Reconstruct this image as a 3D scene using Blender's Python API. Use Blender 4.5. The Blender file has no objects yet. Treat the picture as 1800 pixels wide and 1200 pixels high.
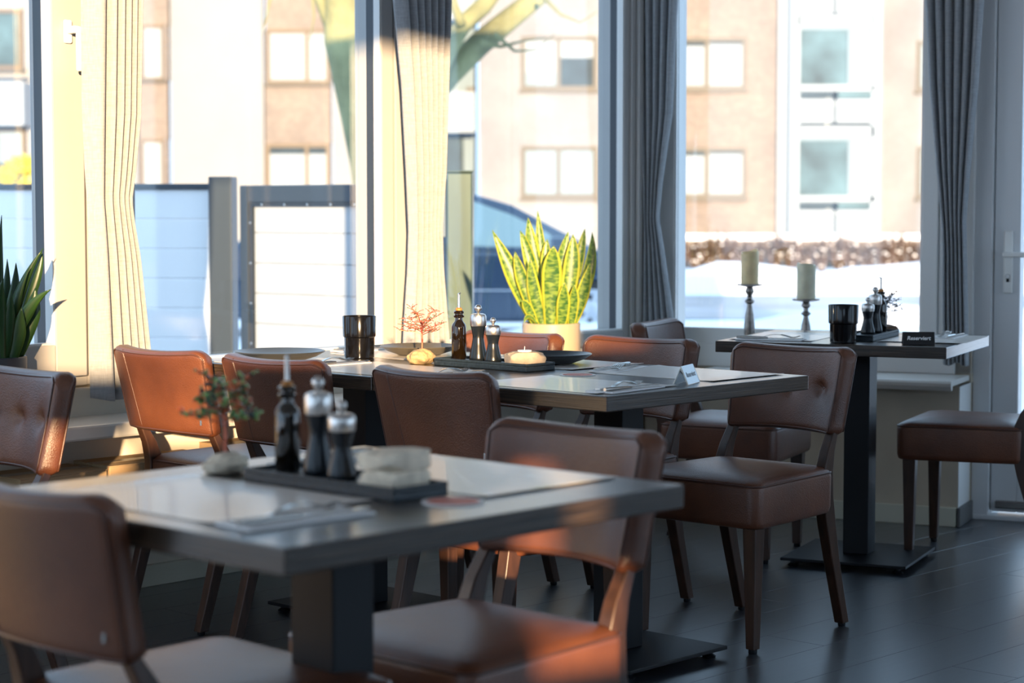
import bpy, bmesh, math, random
from mathutils import Vector, Matrix

random.seed(7)
SC = bpy.context.scene
COL = SC.collection
PI = math.pi

# ------------------------------------------------------------------ camera
FPX = 3510.0; PITCH = 0.0667; CAMH = 1.183
cd = bpy.data.cameras.new('camera'); cam = bpy.data.objects.new('camera', cd); COL.objects.link(cam)
cd.sensor_width = 36.0; cd.sensor_fit = 'HORIZONTAL'; cd.lens = FPX / 1800 * 36.0
cd.clip_start = 0.05; cd.clip_end = 500
cam.location = (0, 0, CAMH); cam.rotation_euler = (PI / 2 - PITCH, 0, 0)
cd.dof.use_dof = True; cd.dof.focus_distance = 5.5; cd.dof.aperture_fstop = 3.6
SC.camera = cam

# ------------------------------------------------------------------ world, sun, exposure
SUN_A = 0.10; SUN_T = 0.13           # sun travels along (-SUN_A, 1, -SUN_T)
W = bpy.data.worlds.new('sky'); SC.world = W; W.use_nodes = True
wn = W.node_tree.nodes; wl = W.node_tree.links
bgn = wn.get('Background') or wn.new('ShaderNodeBackground')
won = wn.get('World Output') or wn.new('ShaderNodeOutputWorld')
bgn.inputs['Color'].default_value = (0.54, 0.755, 1.0, 1); bgn.inputs['Strength'].default_value = 1.12
wl.new(bgn.outputs[0], won.inputs[0])
sl = bpy.data.lights.new('sun', 'SUN'); so = bpy.data.objects.new('sun', sl); COL.objects.link(so)
sl.energy = 7.8; sl.color = (1.0, 0.68, 0.38); sl.angle = math.radians(0.6)
so.rotation_euler = Vector((-SUN_A, 1.0, -SUN_T)).to_track_quat('-Z', 'Y').to_euler()
so.location = (3, -8, 6)
vs = SC.view_settings
vs.view_transform = 'Standard'; vs.look = 'None'; vs.gamma = 1.0; vs.use_curve_mapping = False
vs.exposure = 1.12
SC.cycles.use_denoising = True
SC.cycles.max_bounces = 10; SC.cycles.diffuse_bounces = 5; SC.cycles.transparent_max_bounces = 24
SC.cycles.sample_clamp_indirect = 8.0

# ------------------------------------------------------------------ bases: window wall (dR,dL), door wall (eR,eD)
TH1 = 0.8127; TH2 = 0.4313
dR = Vector((math.cos(TH1), math.sin(TH1), 0)); dL = Vector((-math.sin(TH1), math.cos(TH1), 0))
eR = Vector((math.cos(TH2), -math.sin(TH2), 0)); eD = Vector((math.sin(TH2), math.cos(TH2), 0))
B1 = (dR, dL); B2 = (eR, eD); BX = (Vector((1, 0, 0)), Vector((0, 1, 0)))
def P(b, r, l, z=0.0): return b[0] * r + b[1] * l + Vector((0, 0, z))
def ray(x, y):
    a = (x - 900) / FPX; c = -(y - 600) / FPX
    return Vector((a, math.cos(PITCH) + c * math.sin(PITCH), -math.sin(PITCH) + c * math.cos(PITCH)))
def at_z(x, y, z):
    d = ray(x, y); t = (z - CAMH) / d.z; return d * t + Vector((0, 0, CAMH))
def at_y(x, y, Y):
    d = ray(x, y); return d * (Y / d.y) + Vector((0, 0, CAMH))
def on(b, x, y, c):
    d = ray(x, y); return d * (c / d.dot(b[1])) + Vector((0, 0, CAMH))
def rx(b, x, c, y=366): return on(b, x, y, c).dot(b[0])

# ------------------------------------------------------------------ materials
def new_mat(name):
    m = bpy.data.materials.new(name); m.use_nodes = True
    nt = m.node_tree; bs = nt.nodes.get('Principled BSDF')
    return m, nt, bs
def N(nt, t, **k):
    n = nt.nodes.new(t)
    for a, v in k.items():
        if a in n.inputs: n.inputs[a].default_value = v
        else: setattr(n, a, v)
    return n
def coords(nt, scale=(1, 1, 1), rot=(0, 0, 0), kind='Object'):
    tc = N(nt, 'ShaderNodeTexCoord'); mp = N(nt, 'ShaderNodeMapping')
    mp.inputs['Scale'].default_value = scale; mp.inputs['Rotation'].default_value = rot
    nt.links.new(tc.outputs[kind], mp.inputs['Vector']); return mp
def ramp(nt, fac, stops):
    r = N(nt, 'ShaderNodeValToRGB'); els = r.color_ramp.elements
    while len(els) < len(stops): els.new(0.5)
    for e, (p, c) in zip(els, stops):
        e.position = p; e.color = tuple(c) + (1,) if len(c) == 3 else c
    nt.links.new(fac, r.inputs['Fac']); return r
def bump(nt, bs, h, strength, dist=0.002):
    b = N(nt, 'ShaderNodeBump'); b.inputs['Strength'].default_value = strength; b.inputs['Distance'].default_value = dist
    nt.links.new(h, b.inputs['Height']); nt.links.new(b.outputs[0], bs.inputs['Normal']); return b
def mat(name, col, rough=0.5, metal=0.0, noise=0.0, nscale=20.0, bmp=0.0, bscale=80.0, bdist=0.002, spec=0.5, coat=0.0, stretch=(1, 1, 1)):
    m, nt, bs = new_mat(name)
    bs.inputs['Roughness'].default_value = rough; bs.inputs['Metallic'].default_value = metal
    bs.inputs['Specular IOR Level'].default_value = spec; bs.inputs['Coat Weight'].default_value = coat
    bs.inputs['Base Color'].default_value = tuple(col) + (1,)
    mp = coords(nt, stretch)
    if noise:
        nz = N(nt, 'ShaderNodeTexNoise', Scale=nscale, Detail=6.0); nt.links.new(mp.outputs[0], nz.inputs['Vector'])
        r = ramp(nt, nz.outputs['Fac'], [(0.3, [c * (1 - noise) for c in col]), (0.7, [min(1, c * (1 + noise)) for c in col])])
        nt.links.new(r.outputs[0], bs.inputs['Base Color'])
    if bmp:
        nz = N(nt, 'ShaderNodeTexNoise', Scale=bscale, Detail=4.0); nt.links.new(mp.outputs[0], nz.inputs['Vector'])
        bump(nt, bs, nz.outputs['Fac'], bmp, bdist)
    return m
M = {}
def leather(name, c1, c2, c3):
    m, nt, bs = new_mat(name); mp = coords(nt)
    n1 = N(nt, 'ShaderNodeTexNoise', Scale=7.0, Detail=5.0); nt.links.new(mp.outputs[0], n1.inputs['Vector'])
    r = ramp(nt, n1.outputs['Fac'], [(0.25, c1), (0.5, c2), (0.8, c3)]); nt.links.new(r.outputs[0], bs.inputs['Base Color'])
    v = N(nt, 'ShaderNodeTexVoronoi', Scale=330.0); nt.links.new(mp.outputs[0], v.inputs['Vector'])
    n2 = N(nt, 'ShaderNodeTexNoise', Scale=60.0, Detail=3.0); nt.links.new(mp.outputs[0], n2.inputs['Vector'])
    ad = N(nt, 'ShaderNodeMath', operation='ADD'); nt.links.new(v.outputs['Distance'], ad.inputs[0]); nt.links.new(n2.outputs['Fac'], ad.inputs[1])
    bump(nt, bs, ad.outputs[0], 0.35, 0.0016)
    rr = N(nt, 'ShaderNodeMapRange'); rr.inputs['To Min'].default_value = 0.34; rr.inputs['To Max'].default_value = 0.5
    nt.links.new(n1.outputs['Fac'], rr.inputs['Value']); nt.links.new(rr.outputs[0], bs.inputs['Roughness'])
    bs.inputs['Specular IOR Level'].default_value = 0.6
    bs.inputs['Coat Weight'].default_value = 0.12; bs.inputs['Coat Roughness'].default_value = 0.30
    return m
M['leather'] = leather('brown_leather', (0.078, 0.025, 0.012), (0.120, 0.038, 0.016), (0.165, 0.053, 0.020))
M['piping'] = mat('leather_piping', (0.085, 0.034, 0.022), 0.3)
M['legwood'] = mat('dark_chair_wood', (0.050, 0.022, 0.013), 0.38, noise=0.35, nscale=9, stretch=(6, 6, 1))
def wood(name, c1, c2, c3, rough, rot=0.0, scale=1.0):
    m, nt, bs = new_mat(name); mp = coords(nt, (1.6 * scale, 26 * scale, 26 * scale), (0, 0, rot))
    n1 = N(nt, 'ShaderNodeTexNoise', Scale=2.2, Detail=8.0, Roughness=0.65); nt.links.new(mp.outputs[0], n1.inputs['Vector'])
    r = ramp(nt, n1.outputs['Fac'], [(0.3, c1), (0.5, c2), (0.72, c3)]); nt.links.new(r.outputs[0], bs.inputs['Base Color'])
    bump(nt, bs, n1.outputs['Fac'], 0.25, 0.002)
    bs.inputs['Roughness'].default_value = rough
    return m
def table_wood():
    m, nt, bs = new_mat('rustic_dark_oak')
    a = coords(nt, (2.5, 2.5, 150)); b = coords(nt, (30, 2.0, 2.0))
    n1 = N(nt, 'ShaderNodeTexNoise', Scale=2.0, Detail=6.0, Roughness=0.6); nt.links.new(a.outputs[0], n1.inputs['Vector'])
    n2 = N(nt, 'ShaderNodeTexNoise', Scale=2.0, Detail=8.0, Roughness=0.65); nt.links.new(b.outputs[0], n2.inputs['Vector'])
    ge = N(nt, 'ShaderNodeNewGeometry'); sp = N(nt, 'ShaderNodeSeparateXYZ'); nt.links.new(ge.outputs['Normal'], sp.inputs[0])
    ab = N(nt, 'ShaderNodeMath', operation='ABSOLUTE'); nt.links.new(sp.outputs['Z'], ab.inputs[0])
    mx = N(nt, 'ShaderNodeMixRGB'); nt.links.new(ab.outputs[0], mx.inputs['Fac']); nt.links.new(n1.outputs['Fac'], mx.inputs['Color1']); nt.links.new(n2.outputs['Fac'], mx.inputs['Color2'])
    r = ramp(nt, mx.outputs[0], [(0.33, (0.006, 0.004, 0.003)), (0.5, (0.030, 0.019, 0.012)), (0.68, (0.085, 0.056, 0.036))]); nt.links.new(r.outputs[0], bs.inputs['Base Color'])
    bump(nt, bs, mx.outputs[0], 0.3, 0.002); bs.inputs['Roughness'].default_value = 0.28; return m
M['table'] = table_wood()
M['black_metal'] = mat('black_powder_coat', (0.006, 0.007, 0.010), 0.45, spec=0.3, bmp=0.1, bscale=400, bdist=0.0005)
M['plank'] = wood('charcoal_floor_plank', (0.009, 0.012, 0.017), (0.015, 0.020, 0.028), (0.028, 0.036, 0.048), 0.36)
M['plank'].node_tree.nodes['Principled BSDF'].inputs['Specular IOR Level'].default_value = 0.8
M['plank'].node_tree.nodes['Principled BSDF'].inputs['Coat Weight'].default_value = 0.7
M['plank'].node_tree.nodes['Principled BSDF'].inputs['Coat Roughness'].default_value = 0.28
M['table'].node_tree.nodes['Principled BSDF'].inputs['Coat Weight'].default_value = 0.4
M['table'].node_tree.nodes['Principled BSDF'].inputs['Coat Roughness'].default_value = 0.18
M['subfloor'] = mat('floor_screed', (0.02, 0.02, 0.02), 0.6)
M['wall'] = mat('cream_plaster', (0.66, 0.60, 0.50), 0.8, noise=0.05, nscale=3, bmp=0.15, bscale=60)
M['lowwall'] = mat('beige_panel', (0.52, 0.45, 0.35), 0.55, noise=0.08, nscale=4)
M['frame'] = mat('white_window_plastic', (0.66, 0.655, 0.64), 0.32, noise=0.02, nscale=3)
M['frame_sundim'] = mat('window_plastic_darkened_for_sun', (0.38, 0.37, 0.36), 0.32, noise=0.02, nscale=3)  # frame plastic for the window wall, colour darkened to offset the sun on it
M['framegrey'] = mat('door_plastic', (0.66, 0.67, 0.68), 0.35)
M['gasket'] = mat('dark_gasket', (0.012, 0.018, 0.028), 0.4)
M['sill'] = mat('pale_sill', (0.62, 0.60, 0.56), 0.28, noise=0.04, nscale=4)
M['base'] = mat('baseboard_paint', (0.55, 0.54, 0.44), 0.5)
M['basedark'] = mat('baseboard_dark', (0.09, 0.09, 0.09), 0.5)
M['ceiling'] = mat('ceiling_paint', (0.55, 0.55, 0.55), 0.9, noise=0.02)
M['walldark'] = mat('grey_wall_paint', (0.30, 0.31, 0.33), 0.85, noise=0.05, nscale=3)
def glass(name, refl=0.05, tint=(0.95, 0.98, 1.0)):
    m = bpy.data.materials.new(name); m.use_nodes = True; nt = m.node_tree; nt.nodes.clear()
    o = N(nt, 'ShaderNodeOutputMaterial'); mx = N(nt, 'ShaderNodeMixShader'); t = N(nt, 'ShaderNodeBsdfTransparent'); g = N(nt, 'ShaderNodeBsdfGlossy')
    t.inputs['Color'].default_value = tuple(tint) + (1,); g.inputs['Roughness'].default_value = 0.03
    mx.inputs['Fac'].default_value = refl
    nt.links.new(t.outputs[0], mx.inputs[1]); nt.links.new(g.outputs[0], mx.inputs[2]); nt.links.new(mx.outputs[0], o.inputs['Surface'])
    return m
M['glass'] = glass('clear_window_glass', 0.05)
def cloth(name, col):
    m, nt, bs = new_mat(name); mp = coords(nt, (1, 1, 1))
    bs.inputs['Roughness'].default_value = 0.85; bs.inputs['Specular IOR Level'].default_value = 0.15
    n1 = N(nt, 'ShaderNodeTexNoise', Scale=220.0, Detail=2.0); mp2 = coords(nt, (1, 1, 0.15)); nt.links.new(mp2.outputs[0], n1.inputs['Vector'])
    n3 = N(nt, 'ShaderNodeTexNoise', Scale=220.0, Detail=2.0); mp3 = coords(nt, (0.12, 0.12, 1)); nt.links.new(mp3.outputs[0], n3.inputs['Vector'])
    ad = N(nt, 'ShaderNodeMath', operation='ADD'); nt.links.new(n1.outputs['Fac'], ad.inputs[0]); nt.links.new(n3.outputs['Fac'], ad.inputs[1])
    r = ramp(nt, ad.outputs[0], [(0.75, [c * 0.82 for c in col]), (1.0, col)])
    r.color_ramp.elements[0].position = 0.4; r.color_ramp.elements[1].position = 0.62
    hf = N(nt, 'ShaderNodeMath', operation='MULTIPLY'); hf.inputs[1].default_value = 0.5; nt.links.new(ad.outputs[0], hf.inputs[0]); nt.links.new(hf.outputs[0], r.inputs['Fac'])
    nt.links.new(r.outputs[0], bs.inputs['Base Color'])
    bump(nt, bs, ad.outputs[0], 0.25, 0.001)
    tr = N(nt, 'ShaderNodeBsdfTranslucent'); nt.links.new(r.outputs[0], tr.inputs['Color'])
    mx = N(nt, 'ShaderNodeMixShader'); mx.inputs['Fac'].default_value = 0.22
    out = nt.nodes.get('Material Output')
    nt.links.new(bs.outputs[0], mx.inputs[1]); nt.links.new(tr.outputs[0], mx.inputs[2]); nt.links.new(mx.outputs[0], out.inputs['Surface'])
    return m
M['curtain'] = cloth('grey_linen', (0.41, 0.425, 0.445))
M['snow'] = mat('snow', (0.86, 0.88, 0.92), 0.7, bmp=0.5, bscale=1.2, bdist=0.15, noise=0.05, nscale=0.6)
M['road'] = mat('wet_slush_road', (0.40, 0.43, 0.48), 0.5, noise=0.4, nscale=0.5)
M['paper'] = mat('white_paper', (0.78, 0.74, 0.69), 0.32, noise=0.03, coat=0.2)
M['napkin'] = mat('white_napkin', (0.80, 0.80, 0.80), 0.7, bmp=0.1)
M['steel'] = mat('brushed_steel', (0.46, 0.45, 0.43), 0.24, 1.0)
M['steel_soft'] = mat('mill_steel', (0.62, 0.60, 0.58), 0.3, 1.0, bmp=0.2, bscale=300, stretch=(1, 1, 0.02))
M['millblack'] = mat('mill_black', (0.006, 0.009, 0.013), 0.25, spec=0.4)
M['bottle'] = mat('dark_bottle_glass', (0.007, 0.004, 0.0015), 0.06, spec=0.7, coat=0.4)
M['cork'] = mat('amber_stopper', (0.45, 0.18, 0.04), 0.4)
M['slate'] = mat('dark_slate_board', (0.014, 0.024, 0.032), 0.45, noise=0.4, nscale=120, bmp=0.6, bscale=150)
M['plate'] = mat('charcoal_plate_glaze', (0.035, 0.04, 0.045), 0.3)
M['platewarm'] = mat('olive_plate_glaze', (0.085, 0.075, 0.055), 0.35)
M['mug'] = mat('black_gloss', (0.004, 0.004, 0.005), 0.12, spec=0.4)
M['stone_pale'] = mat('pale_stone', (0.74, 0.64, 0.50), 0.85, noise=0.25, nscale=35, bmp=0.7, bscale=60, bdist=0.006)
M['stone_sundim'] = mat('pale_stone_darkened_for_sun', (0.40, 0.33, 0.25), 0.85, noise=0.25, nscale=35, bmp=0.7, bscale=60, bdist=0.006)  # pale stone again, colour toned down so the sunlit holder stays below white
M['stone_tan'] = mat('tan_stone', (0.42, 0.30, 0.15), 0.85, noise=0.35, nscale=50, bmp=0.9, bscale=90, bdist=0.005)
M['stone_dark'] = mat('brown_stone', (0.14, 0.09, 0.06), 0.85, noise=0.35, nscale=50, bmp=0.9, bscale=90, bdist=0.005)
M['copper'] = mat('copper_wire', (0.45, 0.12, 0.07), 0.4, 0.6)
M['darkwire'] = mat('dark_wire', (0.03, 0.035, 0.04), 0.5, 0.3)
def beads(name, cols):
    m, nt, bs = new_mat(name); g = N(nt, 'ShaderNodeNewGeometry')
    r = ramp(nt, g.outputs['Random Per Island'], [(i / len(cols), c) for i, c in enumerate(cols)]); r.color_ramp.interpolation = 'CONSTANT'
    nt.links.new(r.outputs[0], bs.inputs['Base Color']); bs.inputs['Roughness'].default_value = 0.3; return m
M['beads_green'] = beads('green_red_chips', [(0.16, 0.36, 0.15), (0.28, 0.52, 0.18), (0.62, 0.20, 0.08), (0.12, 0.30, 0.12), (0.05, 0.12, 0.08), (0.5, 0.12, 0.05), (0.25, 0.36, 0.10), (0.03, 0.06, 0.06)])
M['beads_red'] = beads('copper_red_chips', [(0.5, 0.16, 0.10), (0.38, 0.10, 0.08), (0.10, 0.2, 0.10), (0.6, 0.25, 0.14)])
M['wax'] = mat('cream_candle_wax', (0.80, 0.62, 0.34), 0.5, noise=0.12, nscale=25)
M['wax2'] = mat('pale_candle_wax', (0.70, 0.66, 0.48), 0.5, noise=0.12, nscale=25)
for k in ('wax', 'wax2'):
    b = M[k].node_tree.nodes['Principled BSDF']; b.inputs['Subsurface Weight'].default_value = 0.3; b.inputs['Subsurface Radius'].default_value = (0.02, 0.01, 0.005)
M['pewter'] = mat('antique_silver', (0.30, 0.27, 0.25), 0.36, 0.9, noise=0.35, nscale=45)
M['wick'] = mat('wick', (0.02, 0.02, 0.02), 0.9)
M['tealight'] = mat('white_wax', (0.82, 0.80, 0.74), 0.5)
M['sign'] = mat('black_card', (0.010, 0.010, 0.012), 0.45)
M['signblue'] = mat('glossy_black_card', (0.03, 0.04, 0.05), 0.12, coat=0.6)
M['signside'] = mat('card_edge_white', (0.82, 0.80, 0.74), 0.5)
M['ink'] = mat('white_print', (0.85, 0.85, 0.85), 0.6)
M['inkgrey'] = mat('grey_print', (0.45, 0.50, 0.55), 0.6)
M['coaster'] = mat('red_coaster', (0.62, 0.20, 0.15), 0.6, noise=0.3, nscale=40)
M['coasterrim'] = mat('coaster_white_rim', (0.75, 0.72, 0.70), 0.6)
M['pot'] = mat('tan_pot', (0.36, 0.29, 0.20), 0.45)
M['potdark'] = mat('charcoal_pot', (0.035, 0.036, 0.04), 0.5)
M['soil'] = mat('potting_soil', (0.03, 0.02, 0.013), 0.95, bmp=0.8)
M['card'] = mat('cardboard', (0.42, 0.29, 0.16), 0.8, noise=0.08, nscale=10)
M['tape'] = mat('packing_tape', (0.30, 0.24, 0.16), 0.3)
M['white_metal'] = mat('white_lacquer', (0.78, 0.77, 0.74), 0.3)
M['lockmetal'] = mat('lock_metal', (0.35, 0.34, 0.33), 0.35, 0.9)
M['void'] = mat('dark_slot', (0.01, 0.01, 0.01), 0.8)
# leaves with UV
def leafmat(name, center1, center2, edge, edge_at, band, trans):
    m, nt, bs = new_mat(name)
    tc = N(nt, 'ShaderNodeTexCoord'); sp = N(nt, 'ShaderNodeSeparateXYZ'); nt.links.new(tc.outputs['UV'], sp.inputs[0])
    # |u-0.5|*2
    s = N(nt, 'ShaderNodeMath', operation='SUBTRACT'); s.inputs[1].default_value = 0.5; nt.links.new(sp.outputs['X'], s.inputs[0])
    a = N(nt, 'ShaderNodeMath', operation='ABSOLUTE'); nt.links.new(s.outputs[0], a.inputs[0])
    a2 = N(nt, 'ShaderNodeMath', operation='MULTIPLY'); a2.inputs[1].default_value = 2.0; nt.links.new(a.outputs[0], a2.inputs[0])
    mp = N(nt, 'ShaderNodeMapping'); mp.inputs['Scale'].default_value = (2.2, band, 1); nt.links.new(tc.outputs['UV'], mp.inputs['Vector'])
    nz = N(nt, 'ShaderNodeTexNoise', Scale=1.0, Detail=4.0, Distortion=0.6); nt.links.new(mp.outputs[0], nz.inputs['Vector'])
    r = ramp(nt, nz.outputs['Fac'], [(0.40, center1), (0.60, center2)])
    er = ramp(nt, a2.outputs[0], [(edge_at - 0.04, (0, 0, 0)), (edge_at + 0.04, (1, 1, 1))])
    mx = N(nt, 'ShaderNodeMixRGB'); nt.links.new(er.outputs[0], mx.inputs['Fac']); nt.links.new(r.outputs[0], mx.inputs['Color1']); mx.inputs['Color2'].default_value = tuple(edge) + (1,)
    nt.links.new(mx.outputs[0], bs.inputs['Base Color']); bs.inputs['Roughness'].default_value = 0.35
    tr = N(nt, 'ShaderNodeBsdfTranslucent'); nt.links.new(mx.outputs[0], tr.inputs['Color'])
    ms = N(nt, 'ShaderNodeMixShader'); ms.inputs['Fac'].default_value = trans
    out = nt.nodes.get('Material Output'); nt.links.new(bs.outputs[0], ms.inputs[1]); nt.links.new(tr.outputs[0], ms.inputs[2]); nt.links.new(ms.outputs[0], out.inputs['Surface'])
    return m
M['snakeleaf'] = leafmat('snake_plant_leaf', (0.035, 0.12, 0.030), (0.22, 0.34, 0.06), (0.62, 0.64, 0.06), 0.74, 26.0, 0.35)
M['darkleaf'] = leafmat('dark_glossy_leaf', (0.018, 0.055, 0.014), (0.035, 0.085, 0.018), (0.045, 0.10, 0.02), 0.93, 2.0, 0.2)
# outside
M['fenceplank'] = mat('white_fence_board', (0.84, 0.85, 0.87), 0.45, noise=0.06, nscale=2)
M['gateplank_sundim'] = mat('gate_board_darkened_for_sun', (0.38, 0.40, 0.43), 0.45, noise=0.06, nscale=2)  # white fence boards, darkened on the gate to counter the strong sun there
M['fencemetal'] = mat('anthracite_fence_metal', (0.035, 0.048, 0.065), 0.35, 0.3)
M['gatepost'] = mat('green_grey_post', (0.075, 0.105, 0.085), 0.22, 0.3, noise=0.3, nscale=5, stretch=(1, 1, 0.2))
M['carpaint'] = mat('dark_blue_car_paint', (0.012, 0.040, 0.085), 0.15, 0.2, coat=1.0)
M['carglass'] = mat('car_window_glass', (0.30, 0.38, 0.36), 0.08, coat=0.6)
M['tyre'] = mat('tyre_rubber', (0.015, 0.015, 0.016), 0.8)
M['rim'] = mat('silver_wheel', (0.60, 0.62, 0.66), 0.3, 0.6)
M['bark'] = mat('mossy_bark', (0.20, 0.20, 0.10), 0.9, noise=0.45, nscale=2.2, bmp=0.8, bscale=6, bdist=0.05)
def brick(name, c1, c2, mortar, sc=1.0):
    m, nt, bs = new_mat(name); mp = coords(nt, (1, 1, 1), (PI / 2, 0, 0))
    b = N(nt, 'ShaderNodeTexBrick'); b.inputs['Scale'].default_value = 4.0 * sc
    b.inputs['Color1'].default_value = tuple(c1) + (1,); b.inputs['Color2'].default_value = tuple(c2) + (1,); b.inputs['Mortar'].default_value = tuple(mortar) + (1,)
    b.inputs['Mortar Size'].default_value = 0.012
    nt.links.new(mp.outputs[0], b.inputs['Vector'])
    nz = N(nt, 'ShaderNodeTexNoise', Scale=0.45, Detail=3.0); nt.links.new(mp.outputs[0], nz.inputs['Vector'])
    r = ramp(nt, nz.outputs['Fac'], [(0.35, (0.78, 0.76, 0.78)), (0.65, (1, 1, 1))])
    mx = N(nt, 'ShaderNodeMixRGB', blend_type='MULTIPLY'); mx.inputs['Fac'].default_value = 1.0
    nt.links.new(b.outputs['Color'], mx.inputs['Color1']); nt.links.new(r.outputs[0], mx.inputs['Color2']); nt.links.new(mx.outputs[0], bs.inputs['Base Color'])
    bs.inputs['Roughness'].default_value = 0.9; return m
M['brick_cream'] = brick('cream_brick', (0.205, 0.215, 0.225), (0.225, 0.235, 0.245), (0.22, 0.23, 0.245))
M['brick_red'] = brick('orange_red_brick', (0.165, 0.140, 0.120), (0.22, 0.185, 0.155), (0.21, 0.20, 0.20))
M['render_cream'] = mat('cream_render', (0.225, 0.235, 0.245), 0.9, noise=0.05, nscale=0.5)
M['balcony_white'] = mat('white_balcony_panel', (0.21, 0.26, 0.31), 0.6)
M['winframe_dark'] = mat('dark_window_frame', (0.012, 0.014, 0.018), 0.5)
M['winframe_brown'] = mat('brown_window_frame', (0.06, 0.038, 0.02), 0.5)
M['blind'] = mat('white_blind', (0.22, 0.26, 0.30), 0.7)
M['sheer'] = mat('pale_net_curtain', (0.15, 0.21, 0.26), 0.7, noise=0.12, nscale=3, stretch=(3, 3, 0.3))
M['darkpane'] = mat('dark_pane', (0.02, 0.04, 0.06), 0.5, spec=0.12, noise=0.4, nscale=1.2)
M['tealpane'] = mat('teal_pane', (0.045, 0.09, 0.115), 0.5, spec=0.12, noise=0.6, nscale=1.0)
M['hedge'] = mat('winter_hedge', (0.075, 0.045, 0.032), 0.9, noise=0.5, nscale=3)
M['yellowleaf'] = mat('yellow_shrub', (0.50, 0.42, 0.06), 0.8, noise=0.3, nscale=4)

# ------------------------------------------------------------------ mesh builder
class MB:
    def __init__(s): s.v = []; s.f = []; s.uv = None
    def add(s, vs_, fs):
        o = len(s.v); s.v += [tuple(p) for p in vs_]; s.f += [tuple(i + o for i in f) for f in fs]; return s
    def box(s, b, r0, r1, l0, l1, z0, z1):
        c = [P(b, r, l, z) for z in (z0, z1) for l in (l0, l1) for r in (r0, r1)]
        return s.add(c, [(0, 2, 3, 1), (4, 5, 7, 6), (0, 1, 5, 4), (2, 6, 7, 3), (0, 4, 6, 2), (1, 3, 7, 5)])
    def cube(s, x0, x1, y0, y1, z0, z1): return s.box(BX, x0, x1, y0, y1, z0, z1)
    def ring(s, b, r0, r1, z0, z1, w, l0, l1, wb=None, wt=None):
        """rectangular border in the plane of a wall"""
        wb = w if wb is None else wb; wt = w if wt is None else wt
        s.box(b, r0, r0 + w, l0, l1, z0, z1); s.box(b, r1 - w, r1, l0, l1, z0, z1)
        s.box(b, r0 + w, r1 - w, l0, l1, z0, z0 + wb); s.box(b, r0 + w, r1 - w, l0, l1, z1 - wt, z1); return s
    def lathe(s, prof, seg=28, c=(0, 0, 0), cap=True):
        n = len(prof); vs_ = []; fs = []
        for k in range(seg):
            a = 2 * PI * k / seg
            for (r, z) in prof: vs_.append((c[0] + r * math.cos(a), c[1] + r * math.sin(a), c[2] + z))
        for k in range(seg):
            k2 = (k + 1) % seg
            for i in range(n - 1): fs.append((k * n + i, k2 * n + i, k2 * n + i + 1, k * n + i + 1))
        if cap:
            if prof[0][0] > 1e-5: fs.append(tuple(k * n for k in range(seg))[::-1])
            if prof[-1][0] > 1e-5: fs.append(tuple(k * n + n - 1 for k in range(seg)))
        return s.add(vs_, fs)
    def tube(s, path, rad, seg=8, closed=False):
        path = [Vector(p) for p in path]; n = len(path)
        if not hasattr(rad, '__len__'): rad = [rad] * n
        vs_ = []; fs = []; up = None
        for i, p in enumerate(path):
            a = path[(i - 1) % n] if (closed or i > 0) else p; c = path[(i + 1) % n] if (closed or i < n - 1) else p
            t = (c - a).normalized() if (c - a).length > 1e-9 else Vector((0, 0, 1))
            if up is None: up = Vector((0, 0, 1)) if abs(t.z) < 0.9 else Vector((1, 0, 0))
            x = t.cross(up)
            if x.length < 1e-4: x = t.cross(Vector((0, 1, 0)))
            x.normalize(); y = x.cross(t).normalized(); up = y
            for k in range(seg):
                an = 2 * PI * k / seg; vs_.append(p + (x * math.cos(an) + y * math.sin(an)) * rad[i])
        m = n if closed else n - 1
        for i in range(m):
            j = (i + 1) % n
            for k in range(seg):
                k2 = (k + 1) % seg; fs.append((i * seg + k, i * seg + k2, j * seg + k2, j * seg + k))
        if not closed:
            fs.append(tuple(range(seg))[::-1]); fs.append(tuple((n - 1) * seg + k for k in range(seg)))
        return s.add(vs_, fs)
    def sweep(s, path, wx, wy):
        """rectangular section, x and y axes fixed"""
        n = len(path); vs_ = []; fs = []
        for i, p in enumerate(path):
            a = wx[i] / 2; b = wy[i] / 2
            for (sx, sy) in ((-1, -1), (1, -1), (1, 1), (-1, 1)): vs_.append((p[0] + sx * a, p[1] + sy * b, p[2]))
        for i in range(n - 1):
            for k in range(4):
                k2 = (k + 1) % 4; fs.append((i * 4 + k, i * 4 + k2, i * 4 + 4 + k2, i * 4 + 4 + k))
        fs.append((3, 2, 1, 0)); fs.append(tuple((n - 1) * 4 + k for k in range(4)))
        return s.add(vs_, fs)
    def prism(s, pts, y0, y1):
        """xz polygon extruded along y"""
        n = len(pts); vs_ = [(x, y0, z) for x, z in pts] + [(x, y1, z) for x, z in pts]
        fs = [(i, (i + 1) % n, n + (i + 1) % n, n + i) for i in range(n)] + [tuple(range(n))[::-1], tuple(range(n, 2 * n))]
        return s.add(vs_, fs)
    def grid(s, fn, nu, nv):
        vs_ = [fn(i / (nu - 1), j / (nv - 1)) for j in range(nv) for i in range(nu)]
        fs = [(j * nu + i, j * nu + i + 1, (j + 1) * nu + i + 1, (j + 1) * nu + i) for j in range(nv - 1) for i in range(nu - 1)]
        return s.add(vs_, fs)
    def mesh(s, name, material, smooth=None):
        me = bpy.data.meshes.new(name); me.from_pydata(s.v, [], s.f); me.materials.append(material)
        bm = bmesh.new(); bm.from_mesh(me); bmesh.ops.recalc_face_normals(bm, faces=bm.faces); bm.to_mesh(me); bm.free()
        if smooth is not None:
            for p in me.polygons: p.use_smooth = True
            if smooth < 180: me.set_sharp_from_angle(angle=math.radians(smooth))
        me.update(); return me
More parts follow.
